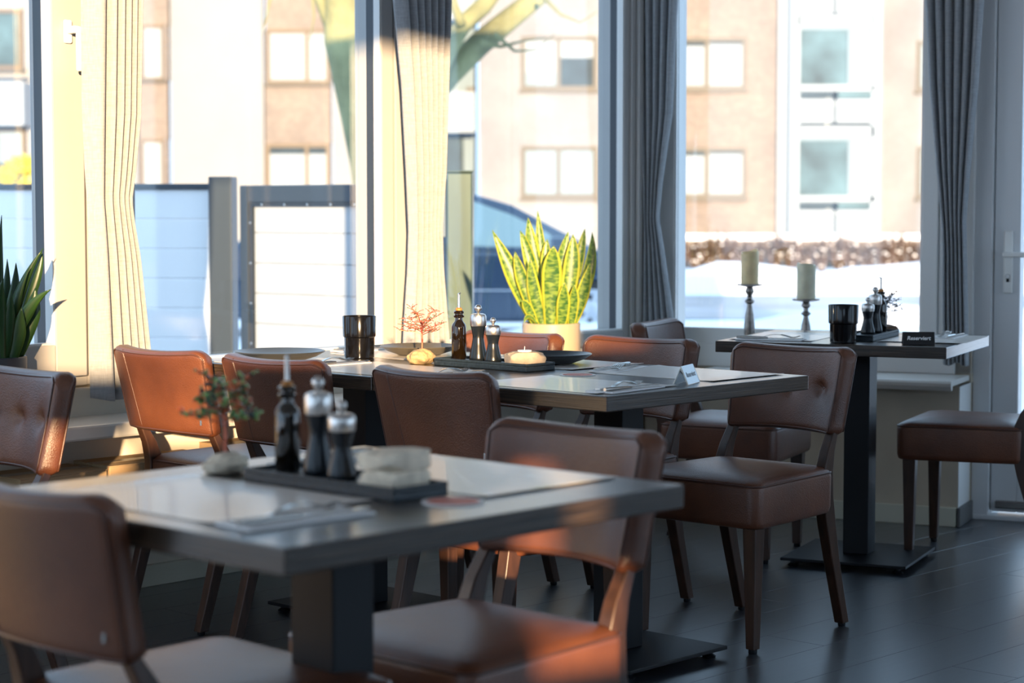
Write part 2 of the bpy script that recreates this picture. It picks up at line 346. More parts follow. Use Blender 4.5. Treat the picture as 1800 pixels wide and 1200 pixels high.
    def build(s, name, material, parent=None, smooth=None, bevel=0.0, seg=2):
        return link(name, s.mesh(name, material, smooth), parent, bevel, seg)
def link(name, me, parent=None, bevel=0.0, seg=2):
    o = bpy.data.objects.new(name, me); COL.objects.link(o); o.parent = parent
    if bevel:
        m = o.modifiers.new('bevel', 'BEVEL'); m.width = bevel; m.segments = seg; m.limit_method = 'ANGLE'; m.angle_limit = math.radians(40); m.harden_normals = False
    return o
def tag(o, label=None, cat=None, group=None, kind=None):
    if label: o['label'] = label
    if cat: o['category'] = cat
    if group: o['group'] = group
    if kind: o['kind'] = kind
    return o
def empty(name, loc=(0, 0, 0), rz=0.0, label=None, cat=None, group=None):
    o = bpy.data.objects.new(name, None); COL.objects.link(o); o.empty_display_size = 0.05
    o.location = loc; o.rotation_euler = (0, 0, rz); tag(o, label, cat, group); return o
def struct(name, mb, m, parent=None, bevel=0.0, smooth=None):
    o = mb.build(name, m, parent, smooth, bevel)
    if parent is None: o['kind'] = 'structure'
    return o
def copy_tree(o, parent=None):
    c = o.copy(); COL.objects.link(c); c.parent = parent
    for ch in [x for x in o.children]: copy_tree(ch, c)
    return c
A1 = TH1                    # z-rotation that turns local x into dR (local y into dL)
A2 = -TH2                   # local x into eR (local y into eD)

# ================================================================== ROOM SHELL
LW = 5.12                   # inner plane of the window wall
EW = 7.58                   # inner plane of the door-side window
ED = 7.66                   # door plane
CORN = Vector((0.5917, 8.0718, 0)); RC1 = CORN.dot(dR); RC2 = CORN.dot(eR)
RL = 0.25                   # left end of window wall
ZT = 2.45; ZC = 3.10
SILLZ = 0.553
END2 = -1.575               # right end of the low wall / sill in the door wall
# floor
fb = MB(); fb.cube(-4.6, 6.0, -2.2, 9.0, -0.14, -0.006)
floor = struct('floor', fb, M['subfloor'])
pm = {}
row_w = 0.19; plen = 1.285
k = 0; i0 = 0
l = 0.4
while l < 5.30:
    off = (i0 * 0.437) % plen
    r = 0.3 - off
    while r < 8.4:
        r0 = r; r1 = r + plen - 0.0008
        # clip to the door wall
        l_mid = l + row_w / 2
        rmax = (ED + 0.02 - l_mid * dL.dot(eD)) / dR.dot(eD)
        c = P(B1, (r0 + min(r1, rmax)) / 2, l_mid)
        if r0 < rmax - 0.1 and c.y > 1.5 and c.x > -3.0 and c.x < 3.2:
            rr1 = min(r1, rmax); L = rr1 - r0
            key = round(L, 3)
            if key not in pm:
                b = MB(); w = row_w - 0.0008
                z0, z1, ch = -0.008, 0.0, 0.0006
                b.add([(-L / 2, -w / 2, z0), (L / 2, -w / 2, z0), (L / 2, w / 2, z0), (-L / 2, w / 2, z0),
                       (-L / 2, -w / 2, z1 - ch), (L / 2, -w / 2, z1 - ch), (L / 2, w / 2, z1 - ch), (-L / 2, w / 2, z1 - ch),
                       (-L / 2 + ch, -w / 2 + ch, z1), (L / 2 - ch, -w / 2 + ch, z1), (L / 2 - ch, w / 2 - ch, z1), (-L / 2 + ch, w / 2 - ch, z1)],
                      [(0, 3, 2, 1), (0, 1, 5, 4), (1, 2, 6, 5), (2, 3, 7, 6), (3, 0, 4, 7), (4, 5, 9, 8), (5, 6, 10, 9), (6, 7, 11, 10), (7, 4, 8, 11), (8, 9, 10, 11)])
                pm[key] = b.mesh('plank', M['plank'])
            o = bpy.data.objects.new('plank', pm[key]); COL.objects.link(o); o.parent = floor
            o.location = P(B1, (r0 + rr1) / 2, l_mid); o.rotation_euler = (0, 0, A1)
        r += plen
    l += row_w; i0 += 1

# ceiling with the roof mass above it
cb = MB(); q1 = P(B1, -0.7, 5.42); q3 = P(B2, 3.0, 7.90); qx = CORN + (dL + eD) * 0.24
poly = [(-4.6, -2.2), (5.6, -2.2), (q3.x, q3.y), (qx.x, qx.y), (q1.x, q1.y)]; n = len(poly)
cb.add([(x, y, ZC) for x, y in poly] + [(x, y, 3.62) for x, y in poly], [tuple(range(n))[::-1], tuple(range(n, 2 * n))] + [(i, (i + 1) % n, n + (i + 1) % n, n + i) for i in range(n)])
struct('ceiling', cb, M['ceiling'])

# window wall: low wall, posts, lintel
f0, f1, f2 = 5.08, LW, LW
w0r = rx(B1, 95, f0); s0r = rx(B1, 150, f0)                # casement glass edge, sash outer edge
w1l = rx(B1, 236, f1); w1r = rx(B1, 672, f1)
w2l = rx(B1, 772, f1); w2r = rx(B1, 1097, f1)
ZB = 0.70
wb = MB()
wb.box(B1, RL, RC1 + 0.06, 5.10, 5.34, 0, 0.64)
wb.box(B1, RL, RC1 + 0.06, LW + 0.02, 5.34, 0.64, 0.66)
wb.box(B1, RL, RC1 + 0.06, LW, 5.34, ZT + 0.05, ZC)
wb.box(B1, RL, 1.2, LW, 5.34, 0.66, ZT + 0.05)
wall_w = struct('wall_window', wb, M['wall'])
# fixed outer frames (posts) as trim between the windows
tb = MB()
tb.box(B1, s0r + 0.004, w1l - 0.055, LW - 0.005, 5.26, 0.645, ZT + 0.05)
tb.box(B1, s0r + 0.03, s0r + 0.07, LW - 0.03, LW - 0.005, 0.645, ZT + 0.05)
struct('trim_1', tb, M['frame_sundim'], bevel=0.004)
tb = MB(); tb.box(B1, w1r + 0.06, w2l - 0.06, LW - 0.005, 5.26, 0.645, ZT + 0.05); struct('trim_2', tb, M['frame_sundim'], bevel=0.004)
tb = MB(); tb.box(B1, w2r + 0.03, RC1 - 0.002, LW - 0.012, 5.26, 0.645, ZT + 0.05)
tb.box(B1, w2r + 0.055, w2r + 0.085, LW - 0.03, LW - 0.012, 0.645, ZT + 0.05); struct('trim_3', tb, M['frame_sundim'], bevel=0.004)
tb = MB(); tb.box(B1, RL + 0.95, s0r + 0.02, LW - 0.01, 5.26, 0.645, 0.672); struct('trim_4', tb, M['frame_sundim'], bevel=0.003)

def window(name, b, r0, r1, z0, z1, face, fw, bead, gask, fdepth=0.16, wb_=None):
    FM = M['frame_sundim'] if b is B1 else M['frame']
    """frame face at `face`, glass behind a white bead and a dark gasket"""
    f = MB(); f.ring(b, r0 - fw, r1 + fw, z0 - (wb_ or fw), z1 + fw, fw, face, face + fdepth, wb_ or fw)
    o = struct(name, f, FM, bevel=0.004)
    g = MB(); g.ring(b, r0 - 0.004, r1 + 0.004, z0 - 0.004, z1 + 0.004, 0.006, face + bead, face + bead + gask); g.build('gasket', M['gasket'], o)
    bd = MB(); bd.ring(b, r0 - 0.002, r1 + 0.002, z0 - 0.002, z1 + 0.002, 0.008, face + 0.004, face + bead, ); bd.build('glazing_bead', M['frame'], o)
    p = MB(); p.box(b, r0 - 0.003, r1 + 0.003, face + bead + gask, face + bead + gask + 0.006, z0 - 0.003, z1 + 0.003); p.build('pane', M['glass'], o)
    return o
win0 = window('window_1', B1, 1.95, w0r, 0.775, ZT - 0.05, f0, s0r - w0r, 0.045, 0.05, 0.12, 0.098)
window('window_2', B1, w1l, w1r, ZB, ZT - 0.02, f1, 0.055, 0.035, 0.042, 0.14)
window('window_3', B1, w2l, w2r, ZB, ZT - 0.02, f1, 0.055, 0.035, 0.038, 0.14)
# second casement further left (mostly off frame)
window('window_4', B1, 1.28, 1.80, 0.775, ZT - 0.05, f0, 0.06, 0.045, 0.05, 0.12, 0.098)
# casement handle
hp = on(B1, 117, 55, f0); hr, hz = hp.dot(dR), hp.z
hb = MB(); hb.box(B1, hr - 0.014, hr + 0.014, f0 - 0.012, f0, hz - 0.036, hz + 0.034)
h = hb.build('handle_plate', M['white_metal'], win0, bevel=0.006, seg=3)
hb = MB(); hb.box(B1, hr - 0.010, hr + 0.012, f0 - 0.055, f0 - 0.010, hz - 0.008, hz + 0.014)
hb.box(B1, hr + 0.002, hr + 0.026, f0 - 0.060, f0 - 0.040, hz - 0.120, hz + 0.012)
hb.build('handle_lever', M['white_metal'], win0, bevel=0.006, seg=3)
# window ledge
sb = MB(); sb.box(B1, RL, RC1 - 0.15, 4.86, 5.10, SILLZ - 0.045, SILLZ); struct('trim_5', sb, M['sill'], bevel=0.008)
bb = MB(); bb.box(B1, RL, RC1 - 0.2, 5.08, 5.10, 0.0, 0.068); struct('baseboard_window', bb, M['base'], bevel=0.003)

# door wall
LOW2 = 7.385
wb = MB()
wb.box(B2, RC2 + 0.02, END2, LOW2, 7.80, 0, SILLZ - 0.03)
wb.box(B2, RC2 + 0.0, rx(B2, 1712, EW), EW, 7.80, SILLZ - 0.03, ZB - 0.055)
wb.box(B2, RC2 + 0.0, 2.2, EW, 7.80, ZT + 0.05, ZC)
wb.box(B2, 0.75, 2.2, ED, 7.80, 0, ZT + 0.05)
struct('wall_door', wb, M['lowwall'])
w3l = rx(B2, 1187, EW); w3r = rx(B2, 1622, EW)
window('window_5', B2, w3l, w3r, ZB, ZT - 0.02, EW - 0.012, 0.062, 0.02, 0.02, 0.14)
r17 = rx(B2, 1712, EW)
tb = MB(); tb.box(B2, w3r + 0.063, r17, EW, 7.76, SILLZ, ZT + 0.05); struct('trim_6', tb, M['frame'], bevel=0.004)
tb = MB(); tb.box(B2, RC2 + 0.004, w3l - 0.06, EW - 0.004, 7.76, 0.645, ZT + 0.05); struct('trim_7', tb, M['frame'], bevel=0.004)
# panel below window
tb = MB(); tb.box(B2, RC2 + 0.02, r17 - 0.06, EW - 0.02, EW, SILLZ, ZB - 0.056); struct('trim_8', tb, M['frame'], bevel=0.003)
# sill with a rolled front lip
sb = MB()
prof = [(7.25, SILLZ), (EW - 0.02, SILLZ), (EW - 0.02, SILLZ - 0.02), (7.275, SILLZ - 0.02), (7.268, SILLZ - 0.036), (7.252, SILLZ - 0.036), (7.244, SILLZ - 0.02), (7.243, SILLZ - 0.008)]
n = len(prof); v = [P(B2, r, e, z) for r in (RC2 + 0.25, END2) for e, z in prof]
sb.add(v, [(i, (i + 1) % n, n + (i + 1) % n, n + i) for i in range(n)] + [tuple(range(n)), tuple(range(n, 2 * n))[::-1]])
struct('trim_9', sb, M['sill'], bevel=0.002)
bb = MB(); bb.box(B2, RC2 + 0.12, END2 - 0.003, LOW2 - 0.014, LOW2, 0, 0.072); struct('baseboard_door', bb, M['base'], bevel=0.003)
bb = MB(); bb.box(B2, END2, END2 + 0.012, LOW2 - 0.014, ED - 0.06, 0, 0.072); struct('baseboard_return', bb, M['basedark'], bevel=0.003)
# return face
tb = MB(); tb.box(B2, END2 - 0.01, END2 + 0.002, LOW2 + 0.002, EW, 0.072, SILLZ - 0.03); struct('trim_10', tb, M['frame'])
# door
d0 = rx(B2, 1714, ED - 0.05); d1 = rx(B2, 1750, ED - 0.02); d2 = rx(B2, 1796, ED - 0.02)
tb = MB(); tb.box(B2, d0, d1 - 0.004, ED - 0.05, 7.80, 0, ZT + 0.05); tb.box(B2, d1 + 0.95, d1 + 1.05, ED - 0.05, 7.80, 0, ZT + 0.05)
tb.box(B2, d1 - 0.004, d1 + 0.95, ED - 0.05, 7.80, ZT - 0.05, ZT + 0.05); tb.box(B2, d1 + 1.05, 0.75, ED - 0.02, 7.80, 0, ZT + 0.05)
struct('trim_11', tb, M['framegrey'], bevel=0.004)
tb = MB(); tb.box(B2, d0, d1 + 1.0, ED - 0.06, 7.80, 0, 0.018); struct('trim_12', tb, M['framegrey'], bevel=0.003)
db = MB(); db.ring(B2, d1, d1 + 0.946, 0.03, ZT - 0.055, d2 - d1, ED - 0.03, ED + 0.05, 0.14, 0.11)
door = struct('door_1', db, M['framegrey'], bevel=0.004)
MB().box(B2, d2 - 0.004, d1 + 0.946 - (d2 - d1) + 0.004, ED + 0.0, ED + 0.008, 0.166, ZT - 0.16).build('pane', M['glass'], door)
MB().box(B2, d1 + 0.02, d1 + 0.93, ED - 0.052, ED - 0.03, 0.045, 0.075).build('drip_rail', M['steel'], door, bevel=0.004)
pl = on(B2, 1773, 460, ED - 0.03); pr, pz = pl.dot(eR), pl.z
pz0 = on(B2, 1773, 516, ED - 0.03).z; pz1 = on(B2, 1773, 405, ED - 0.03).z
MB().box(B2, pr - 0.018, pr + 0.018, ED - 0.042, ED - 0.030, pz0, pz1).build('handle_plate', M['white_metal'], door, bevel=0.011, seg=4)
hz = on(B2, 1773, 447, ED - 0.03).z
hb = MB(); hb.box(B2, pr - 0.012, pr + 0.012, ED - 0.090, ED - 0.040, hz - 0.010, hz + 0.010); hb.box(B2, pr - 0.012, pr + 0.115, ED - 0.095, ED - 0.075, hz - 0.010, hz + 0.010)
hb.build('handle_lever', M['white_metal'], door, bevel=0.006, seg=3)
kz = on(B2, 1772, 487, ED - 0.03).z
kb = MB(); kb.lathe([(0.0001, 0.0), (0.009, 0.0), (0.009, 0.006), (0.0001, 0.006)], 16)
ko = kb.build('lock_cylinder', M['lockmetal'], door, 30); ko.rotation_euler = (PI / 2, 0, A2); ko.location = P(B2, pr, ED - 0.042, kz + 0.004)
MB().box(B2, pr - 0.005, pr + 0.005, ED - 0.046, ED - 0.042, kz - 0.018, kz + 0.002).build('keyhole', M['void'], door)
# hidden sides of the room: left, right and back walls with openings added for their light
tb = MB(); xl = -3.72
tb.cube(xl - 0.2, xl, -2.0, 4.0, 0, 0.3); tb.cube(xl - 0.2, xl, -2.0, 4.0, 2.9, ZC); tb.cube(xl - 0.2, xl, -2.0, -1.7, 0.3, 2.9); tb.cube(xl - 0.2, xl, 0.9, 1.1, 0.3, 2.9); tb.cube(xl - 0.2, xl, 3.6, 4.0, 0.3, 2.9)
struct('wall_left', tb, M['walldark'])
tb = MB(); tb.cube(5.15, 5.35, -2.0, 7.0, 0, 0.5); tb.cube(5.15, 5.35, -2.0, 7.0, 2.6, ZC)
for ya in (-2.0, 0.6, 3.2, 5.6): tb.cube(5.15, 5.35, ya, ya + 0.3, 0.5, 2.6)
tb.cube(5.15, 5.35, 5.9, 7.0, 0.5, 2.6); struct('wall_right', tb, M['walldark'])
YB = -1.8
def back_wall(holes, x0, x1):
    xs = sorted(set([x0, x1] + [h[0] for h in holes] + [h[1] for h in holes])); b = MB()
    for a, c in zip(xs, xs[1:]):
        mid = (a + c) / 2; hs = sorted([(h[2], h[3]) for h in holes if h[0] <= mid <= h[1]]); z = 0.0
        for (za, zb) in hs:
            if za > z: b.cube(a, c, YB - 0.12, YB, z, za)
            z = zb
        if z < ZC: b.cube(a, c, YB - 0.12, YB, z, ZC)
    return b
# unseen openings: far-left one added for daylight, the rest cut to shape sun patches
def hole(p0, p1, z0, z1): return (p0 + SUN_A * -YB, p1 + SUN_A * -YB, z0 - SUN_T * YB, z1 - SUN_T * YB)
HOLES = [(-3.5, -2.2, 0.45, 2.8), hole(-0.80, 0.62, 1.46, 2.66), hole(0.62, 1.02, 1.56, 2.66), hole(-0.53, -0.22, 1.25, 1.46), hole(-0.64, -0.545, 1.16, 1.285), hole(0.36, 0.55, 0.84, 1.02), hole(0.375, 0.45, 1.02, 1.20)]
struct('wall_back', back_wall(HOLES, -3.9, 5.35), M['walldark'])

# ================================================================== FURNITURE
def rot_face(F): return math.atan2(-F[0], F[1])          # local +y looks along F

def make_chair():
    root = empty('dining_chair')
    # --- seat cushion
    def outline(wf, wb, y0, y1, r, ns=6):
        cs = [(wf, y1), (-wf, y1), (-wb, y0), (wb, y0)]; pts = []
        cen = [(wf - r, y1 - r, 0), (-wf + r, y1 - r, PI / 2), (-wb + r, y0 + r, PI), (wb - r, y0 + r, 1.5 * PI)]
        for (cx, cy, a) in cen:
            for i in range(ns + 1): pts.append((cx + r * math.cos(a + PI / 2 * i / ns), cy + r * math.sin(a + PI / 2 * i / ns)))
        return pts
    ol = outline(0.226, 0.200, -0.205, 0.215, 0.035)
    n = len(ol); b = MB(); vs_ = []
    lay = [(0.338, 0.965), (0.342, 0.985), (0.356, 1.0), (0.440, 1.005), (0.452, 0.995), (0.458, 0.97), (0.466, 0.90), (0.473, 0.72), (0.477, 0.45), (0.478, 0.15)]
    for z, s in lay: vs_ += [(x * s, y * s, z) for x, y in ol]
    fs = [(i * n + k, i * n + (k + 1) % n, (i + 1) * n + (k + 1) % n, (i + 1) * n + k) for i in range(len(lay) - 1) for k in range(n)]
    fs += [tuple(range(n))[::-1], tuple((len(lay) - 1) * n + k for k in range(n))]
    b.add(vs_, fs); seat = b.build('seat', M['leather'], root, 60)
    MB().tube([(x * 0.997, y * 0.997, 0.4515) for x, y in ol], 0.0032, 6, True).build('piping', M['piping'], seat, 180)
    # --- backrest
    # plan: flat middle, wings bending forward
    NSTEP = 120; HALF = 0.208; tab = [(0.0, 0.0, 0.0)]
    for k in range(NSTEP):
        s0 = HALF * (k + 0.5) / NSTEP; ph_ = 0.46 * (s0 / HALF) ** 1.25
        ds = HALF / NSTEP; x_, y_, _ = tab[-1]; tab.append((x_ + ds * math.cos(ph_), y_ + ds * math.sin(ph_), ph_))
    def plan(u):
        a = min(1.0, abs(u)) * NSTEP; k = int(min(a, NSTEP - 1)); t = a - k
        x_ = tab[k][0] * (1 - t) + tab[k + 1][0] * t; y_ = tab[k][1] * (1 - t) + tab[k + 1][1] * t; ph_ = tab[k + 1][2]
        return (x_ if u >= 0 else -x_), y_, (ph_ if u >= 0 else -ph_)
    def zt(u):
        x = abs(u) * HALF; r = 0.042; d = 0.0
        if x > HALF - r: d = r - math.sqrt(max(0, r * r - (x - (HALF - r)) ** 2))
        return 0.786 + 0.010 * u * u - d
    def zb(u):
        x = abs(u) * HALF; r = 0.022; d = 0.0
        if x > HALF - r: d = r - math.sqrt(max(0, r * r - (x - (HALF - r)) ** 2))
        return 0.553 - 0.006 * u * u + d
    BUT = [(-0.115, 0.672), (0.0, 0.670), (0.115, 0.672)]
    def pt(u, v, side, extra=0.0):
        h = zt(u) - zb(u); z = zb(u) + v * h
        px_, py_, ph_ = plan(u); kx = 0.925 + 0.075 * v
        d = min((1 - abs(u)) * HALF, v * h, (1 - v) * h)
        e = min(d / 0.020, 1.0); th = 0.027 * (0.42 + 0.58 * math.sqrt(max(0, 1 - (1 - e) ** 2)))
        x = px_ * kx; y = -0.272 + py_ - (z - 0.55) * 0.20; o = side * (th + extra)
        if side > 0:
            for (bx, bz_) in BUT:
                q = (x - bx) ** 2 + (z - bz_) ** 2
                o -= 0.014 * math.exp(-q / 0.00030) + 0.007 * math.exp(-q / 0.0028)
                o -= 0.004 * math.exp(-((z - bz_ + 0.0 * x) / 0.006) ** 2) * math.exp(-((x - bx) / 0.045) ** 2)
        return (x - math.sin(ph_) * o, y + math.cos(ph_) * o, z)
    nu, nv = 44, 26
    us = [-math.cos(PI * i / (nu - 1)) * 0.6 + (2 * i / (nu - 1) - 1) * 0.4 for i in range(nu)]
    vs2 = [0.5 - 0.5 * math.cos(PI * j / (nv - 1)) for j in range(nv)]
    vs2 = [0.6 * a + 0.4 * j / (nv - 1) for j, a in enumerate(vs2)]
    V = []; F = []
    for side in (1, -1):
        for v_ in vs2:
            for u_ in us: V.append(pt(u_, v_, side))
    K = nu * nv
    for j in range(nv - 1):
        for i in range(nu - 1):
            a = j * nu + i; F.append((a, a + 1, a + nu + 1, a + nu)); F.append((K + a, K + a + nu, K + a + nu + 1, K + a + 1))
    bd = [i for i in range(nu)] + [j * nu + nu - 1 for j in range(1, nv)] + [(nv - 1) * nu + i for i in range(nu - 2, -1, -1)] + [j * nu for j in range(nv - 2, 0, -1)]
    for i in range(len(bd)):
        a, c = bd[i], bd[(i + 1) % len(bd)]; F.append((a, c, K + c, K + a))
    b = MB(); b.add(V, F); back = b.build('backrest', M['leather'], root, 180)
    # piping along front and rear edges
    for side in (1, -1):
        loop = []; eu, ev = 0.955, 0.05
        for i in range(40): loop.append(pt(-eu + 2 * eu * i / 39, 1 - ev * 0.9, side, 0.001))
        for i in range(1, 16): loop.append(pt(eu, 1 - ev - (1 - 2 * ev) * i / 16, side, 0.001))
        for i in range(40): loop.append(pt(eu - 2 * eu * i / 39, ev * 0.7, side, 0.001))
        for i in range(1, 16): loop.append(pt(-eu, ev + (1 - 2 * ev) * i / 16, side, 0.001))
        MB().tube(loop, 0.0026, 6, True).build('piping', M['piping'], back, 180)
    # closing seam, on one side of the rear only
    for o_ in (0.0, 0.022):
        MB().tube([pt(-0.56 - o_ + (0.16 + o_) * (1 - v_), 0.03 + 0.94 * v_, -1, -0.0006) for v_ in [i / 20 for i in range(21)]], 0.0018, 6).build('seam', M['piping'], back, 180)
    for bx, bz in BUT:
        u_ = bx / (HALF * 0.95); v_ = (bz - zb(u_)) / (zt(u_) - zb(u_)); p = pt(u_, v_, 1)
        bb_ = MB(); bb_.lathe([(0.0001, 0.004), (0.005, 0.0035), (0.0085, 0.0015), (0.0095, -0.001), (0.008, -0.003)], 14)
        o = bb_.build('button', M['leather'], back, 60); o.rotation_euler = (-PI / 2, 0, 0); o.location = (p[0], p[1] + 0.001, p[2])
    # small maker tag on the rear
    p = pt(0.82, 0.17, -1, 0.0012)
    tg = MB(); tg.cube(-0.003, 0.003, -0.0008, 0.0008, -0.007, 0.007); o = tg.build('tag', M['steel'], back); o.location = p; o.rotation_euler = (0, 0, 0.40)
    # --- legs
    for sx in (-1, 1):
        b = MB(); x = sx * 0.186; y = 0.172
        b.sweep([(x, y, 0.012), (x, y, 0.36)], [0.028, 0.044], [0.028, 0.044])
        lg = b.build('leg', M['legwood'], root, bevel=0.003)
        MB().lathe([(0.011, 0.0), (0.012, 0.003), (0.012, 0.012)], 12, (x, y, 0)).build('glide', M['black_metal'], lg, 40)
        b = MB(); x = sx * 0.172
        path = [(x, -0.290, 0.010), (x, -0.262, 0.10), (x, -0.232, 0.20), (x, -0.206, 0.30), (x, -0.190, 0.38), (x, -0.190, 0.45), (x * 0.985, -0.208, 0.505), (x * 0.97, -0.236, 0.555), (x * 0.96, -0.252, 0.605)]
        b.sweep(path, [0.030, 0.031, 0.032, 0.034, 0.034, 0.033, 0.030, 0.028, 0.022], [0.032, 0.034, 0.038, 0.046, 0.05, 0.046, 0.036, 0.024, 0.014])
        lg = b.build('leg', M['legwood'], root, 50, bevel=0.003)
        MB().lathe([(0.010, 0.0), (0.011, 0.003), (0.011, 0.010)], 12, (x, -0.290, 0)).build('glide', M['black_metal'], lg, 40)
    return root
chair0 = make_chair()
mR = -dR
def turn(F, deg):
    a = math.radians(deg); return Vector((F[0] * math.cos(a) - F[1] * math.sin(a), F[0] * math.sin(a) + F[1] * math.cos(a), 0))
CH = [  # seat centre, facing, label
    ((-0.482, 3.04), turn(dR, -2), 'brown leather chair seen from behind, blurred in the left foreground at the nearest table'),
    ((-0.085, 3.39), turn(mR, 0), 'brown leather chair facing the nearest table, splashed with orange sun patches'),
    ((0.006, 5.072), turn(dR, 0), 'brown chair seen from behind at the long table, nearest the slate tray'),
    ((-0.429, 5.470), turn(dR, 0), 'brown chair seen from behind at the long table, between two other backs'),
    ((-0.789, 5.810), turn(dR, 0), 'chair with its back glowing orange in the sun beside the tied cream curtain'),
    ((0.615, 5.50), turn(mR, 2), 'brown leather chair shown whole, standing on the open dark floor'),
    ((0.215, 5.83), turn(mR, 6), 'brown chair across the long table, behind the two forks and right of the potted plant'),
    ((-0.19, 6.12), turn(mR, 2), 'brown chair with a sunlit orange side directly in front of the snake plant pot'),
    ((-1.395, 4.66), turn(mR, 0), 'chair with an orange sunlit flank and buttoned front at the left picture edge'),
    ((0.765, 6.84), turn(eR, 0), 'brown chair at the left end of the window table, beside the grey curtain'),
    ((1.580, 6.805), turn(-eR, 0), 'brown chair beside the white door, its back cut by the right picture edge'),
]
for i, (c, F, lab) in enumerate(CH):
    o = chair0 if i == 0 else copy_tree(chair0)
    o.location = (c[0], c[1], 0); o.rotation_euler = (0, 0, rot_face(F)); tag(o, lab, 'chair', 'brown leather dining chairs')

def make_table(name, b, ang, r0, l0, a, d, lab, colr, coll, cat='table', end_mat=None, cw=(0.085, 0.10), base=(0.42, 0.42)):
    """r0,l0: nearest corner in basis b; a along b[0], d along b[1]"""
    root = empty(name, P(b, r0, l0, 0), ang, lab, cat)
    t = MB(); t.cube(0, a, 0, d, 0.713, 0.75); t.build('table_top', M['table'], root, bevel=0.0025)
    c = MB(); c.cube(colr - cw[0] / 2, colr + cw[0] / 2, coll - cw[1] / 2, coll + cw[1] / 2, 0.03, 0.705); c.build('column', M['black_metal'], root, bevel=0.003)
    c = MB(); c.cube(colr - 0.2, colr + 0.2, coll - 0.2, coll + 0.2, 0.705, 0.713); c.build('mounting_plate', M['black_metal'], root)
    c = MB(); c.cube(colr - base[0] / 2, colr + base[0] / 2, coll - base[1] / 2, coll + base[1] / 2, 0.020, 0.030); bp = c.build('base_plate', M['black_metal'], root, bevel=0.002)
    for sx in (-1, 1):
        for sy in (-1, 1):
            MB().lathe([(0.017, 0.0), (0.019, 0.004), (0.010, 0.010), (0.010, 0.020)], 14, (colr + sx * (base[0] / 2 - 0.035), coll + sy * (base[1] / 2 - 0.035), 0)).build('glide', M['black_metal'], bp, 40)
    return root
RM, LM = 3.4753, 2.9887
RN, LN = 1.6330, 1.9451
RT, LT = -1.3642, 6.1991
make_table('dining_table', B1, A1, RN, LN, 0.815, 0.745, 'dark wood table nearest the camera, blurred, with the slate tray in front', 0.41, 0.375)
make_table('dining_table', B1, A1, RM, LM, 0.80, 0.797, 'right half of the long middle table, carrying the tent sign', 0.50, 0.39, base=(0.40, 0.42))
make_table('dining_table', B1, A1, RM, LM + 0.80, 0.80, 0.80, 'left half of the long middle table, carrying the black tumbler and plates', 0.45, 0.52, base=(0.40, 0.42))
wt = make_table('dining_table', B2, A2, RT - 0.757, LT, 0.757, 0.66, 'dark table under the right window with the black Reserviert sign', 0.40, 0.33)

# ================================================================== TABLE SETTINGS
ZTB = 0.7502
def make_mill(name, h, rb, scale_lbl):
    root = empty(name)
    rn = rb * 0.62; body = h * 0.63; z1 = h * 0.86
    MB().lathe([(rb * 0.92, 0), (rb, 0.003), (rb, h * 0.06), (rb * 0.93, h * 0.14), (rb * 0.74, h * 0.28), (rn, h * 0.40), (rn * 1.0, h * 0.46), (rb * 0.72, h * 0.55), (rb * 0.82, body)], 32).build('body', M['millblack'], root, 50)
    MB().lathe([(rb * 0.84, body), (rb * 0.88, body + 0.002), (rb * 0.90, h * 0.72), (rb * 0.90, h * 0.80), (rb * 0.80, z1 - 0.003), (rb * 0.5, z1), (0.0001, z1)], 32).build('head', M['steel_soft'], root, 40)
    rk = h * 0.06 + 0.001
    MB().lathe([(0.003, z1 - 0.001), (0.004, z1 + 0.003), (0.005, z1 + 0.004)] + [(max(0.0001, rk * math.cos(t)), z1 + 0.004 + rk + rk * math.sin(t)) for t in [(-0.9 + 2.47 * i / 10) for i in range(11)]], 20).build('knob', M['steel_soft'], root, 60)
    return root
def make_bottle():
    root = empty('oil_bottle')
    MB().lathe([(0.0185, 0), (0.0205, 0.003), (0.0205, 0.088), (0.019, 0.097), (0.012, 0.106), (0.0105, 0.110), (0.0105, 0.116)], 32).build('body', M['bottle'], root, 40)
    MB().lathe([(0.0105, 0.116), (0.0145, 0.117), (0.0150, 0.122), (0.0115, 0.124), (0.0115, 0.127), (0.0140, 0.128), (0.0142, 0.133), (0.011, 0.136)], 28).build('neck_ring', M['bottle'], root, 40)
    MB().lathe([(0.009, 0.136), (0.0095, 0.141), (0.006, 0.144), (0.0001, 0.145)], 20).build('stopper', M['cork'], root, 40)
    b = MB(); b.tube([(0, 0, 0.140), (0, 0, 0.150), (0, 0, 0.182)], [0.0045, 0.0036, 0.0034], 12); b.tube([(0.004, 0, 0.181), (-0.009, 0, 0.184)], 0.0022, 8)
    b.build('pour_spout', M['steel'], root, 40)
    return root
def make_tray():
    root = empty('slate_tray')
    b = MB(); b.cube(-0.0565, 0.0565, -0.175, 0.175, 0.0, 0.014)
    o = b.build('board', M['slate'], root, bevel=0.002)
    b = MB()
    for s in (-1, 1): b.cube(s * 0.0535 - 0.003, s * 0.0535 + 0.003, -0.175, 0.175, 0.014, 0.021)
    for s in (-1, 1): b.cube(-0.0505, 0.0505, s * 0.172 - 0.003, s * 0.172 + 0.003, 0.014, 0.021)
    b.build('rim', M['slate'], root, bevel=0.0015)
    return root
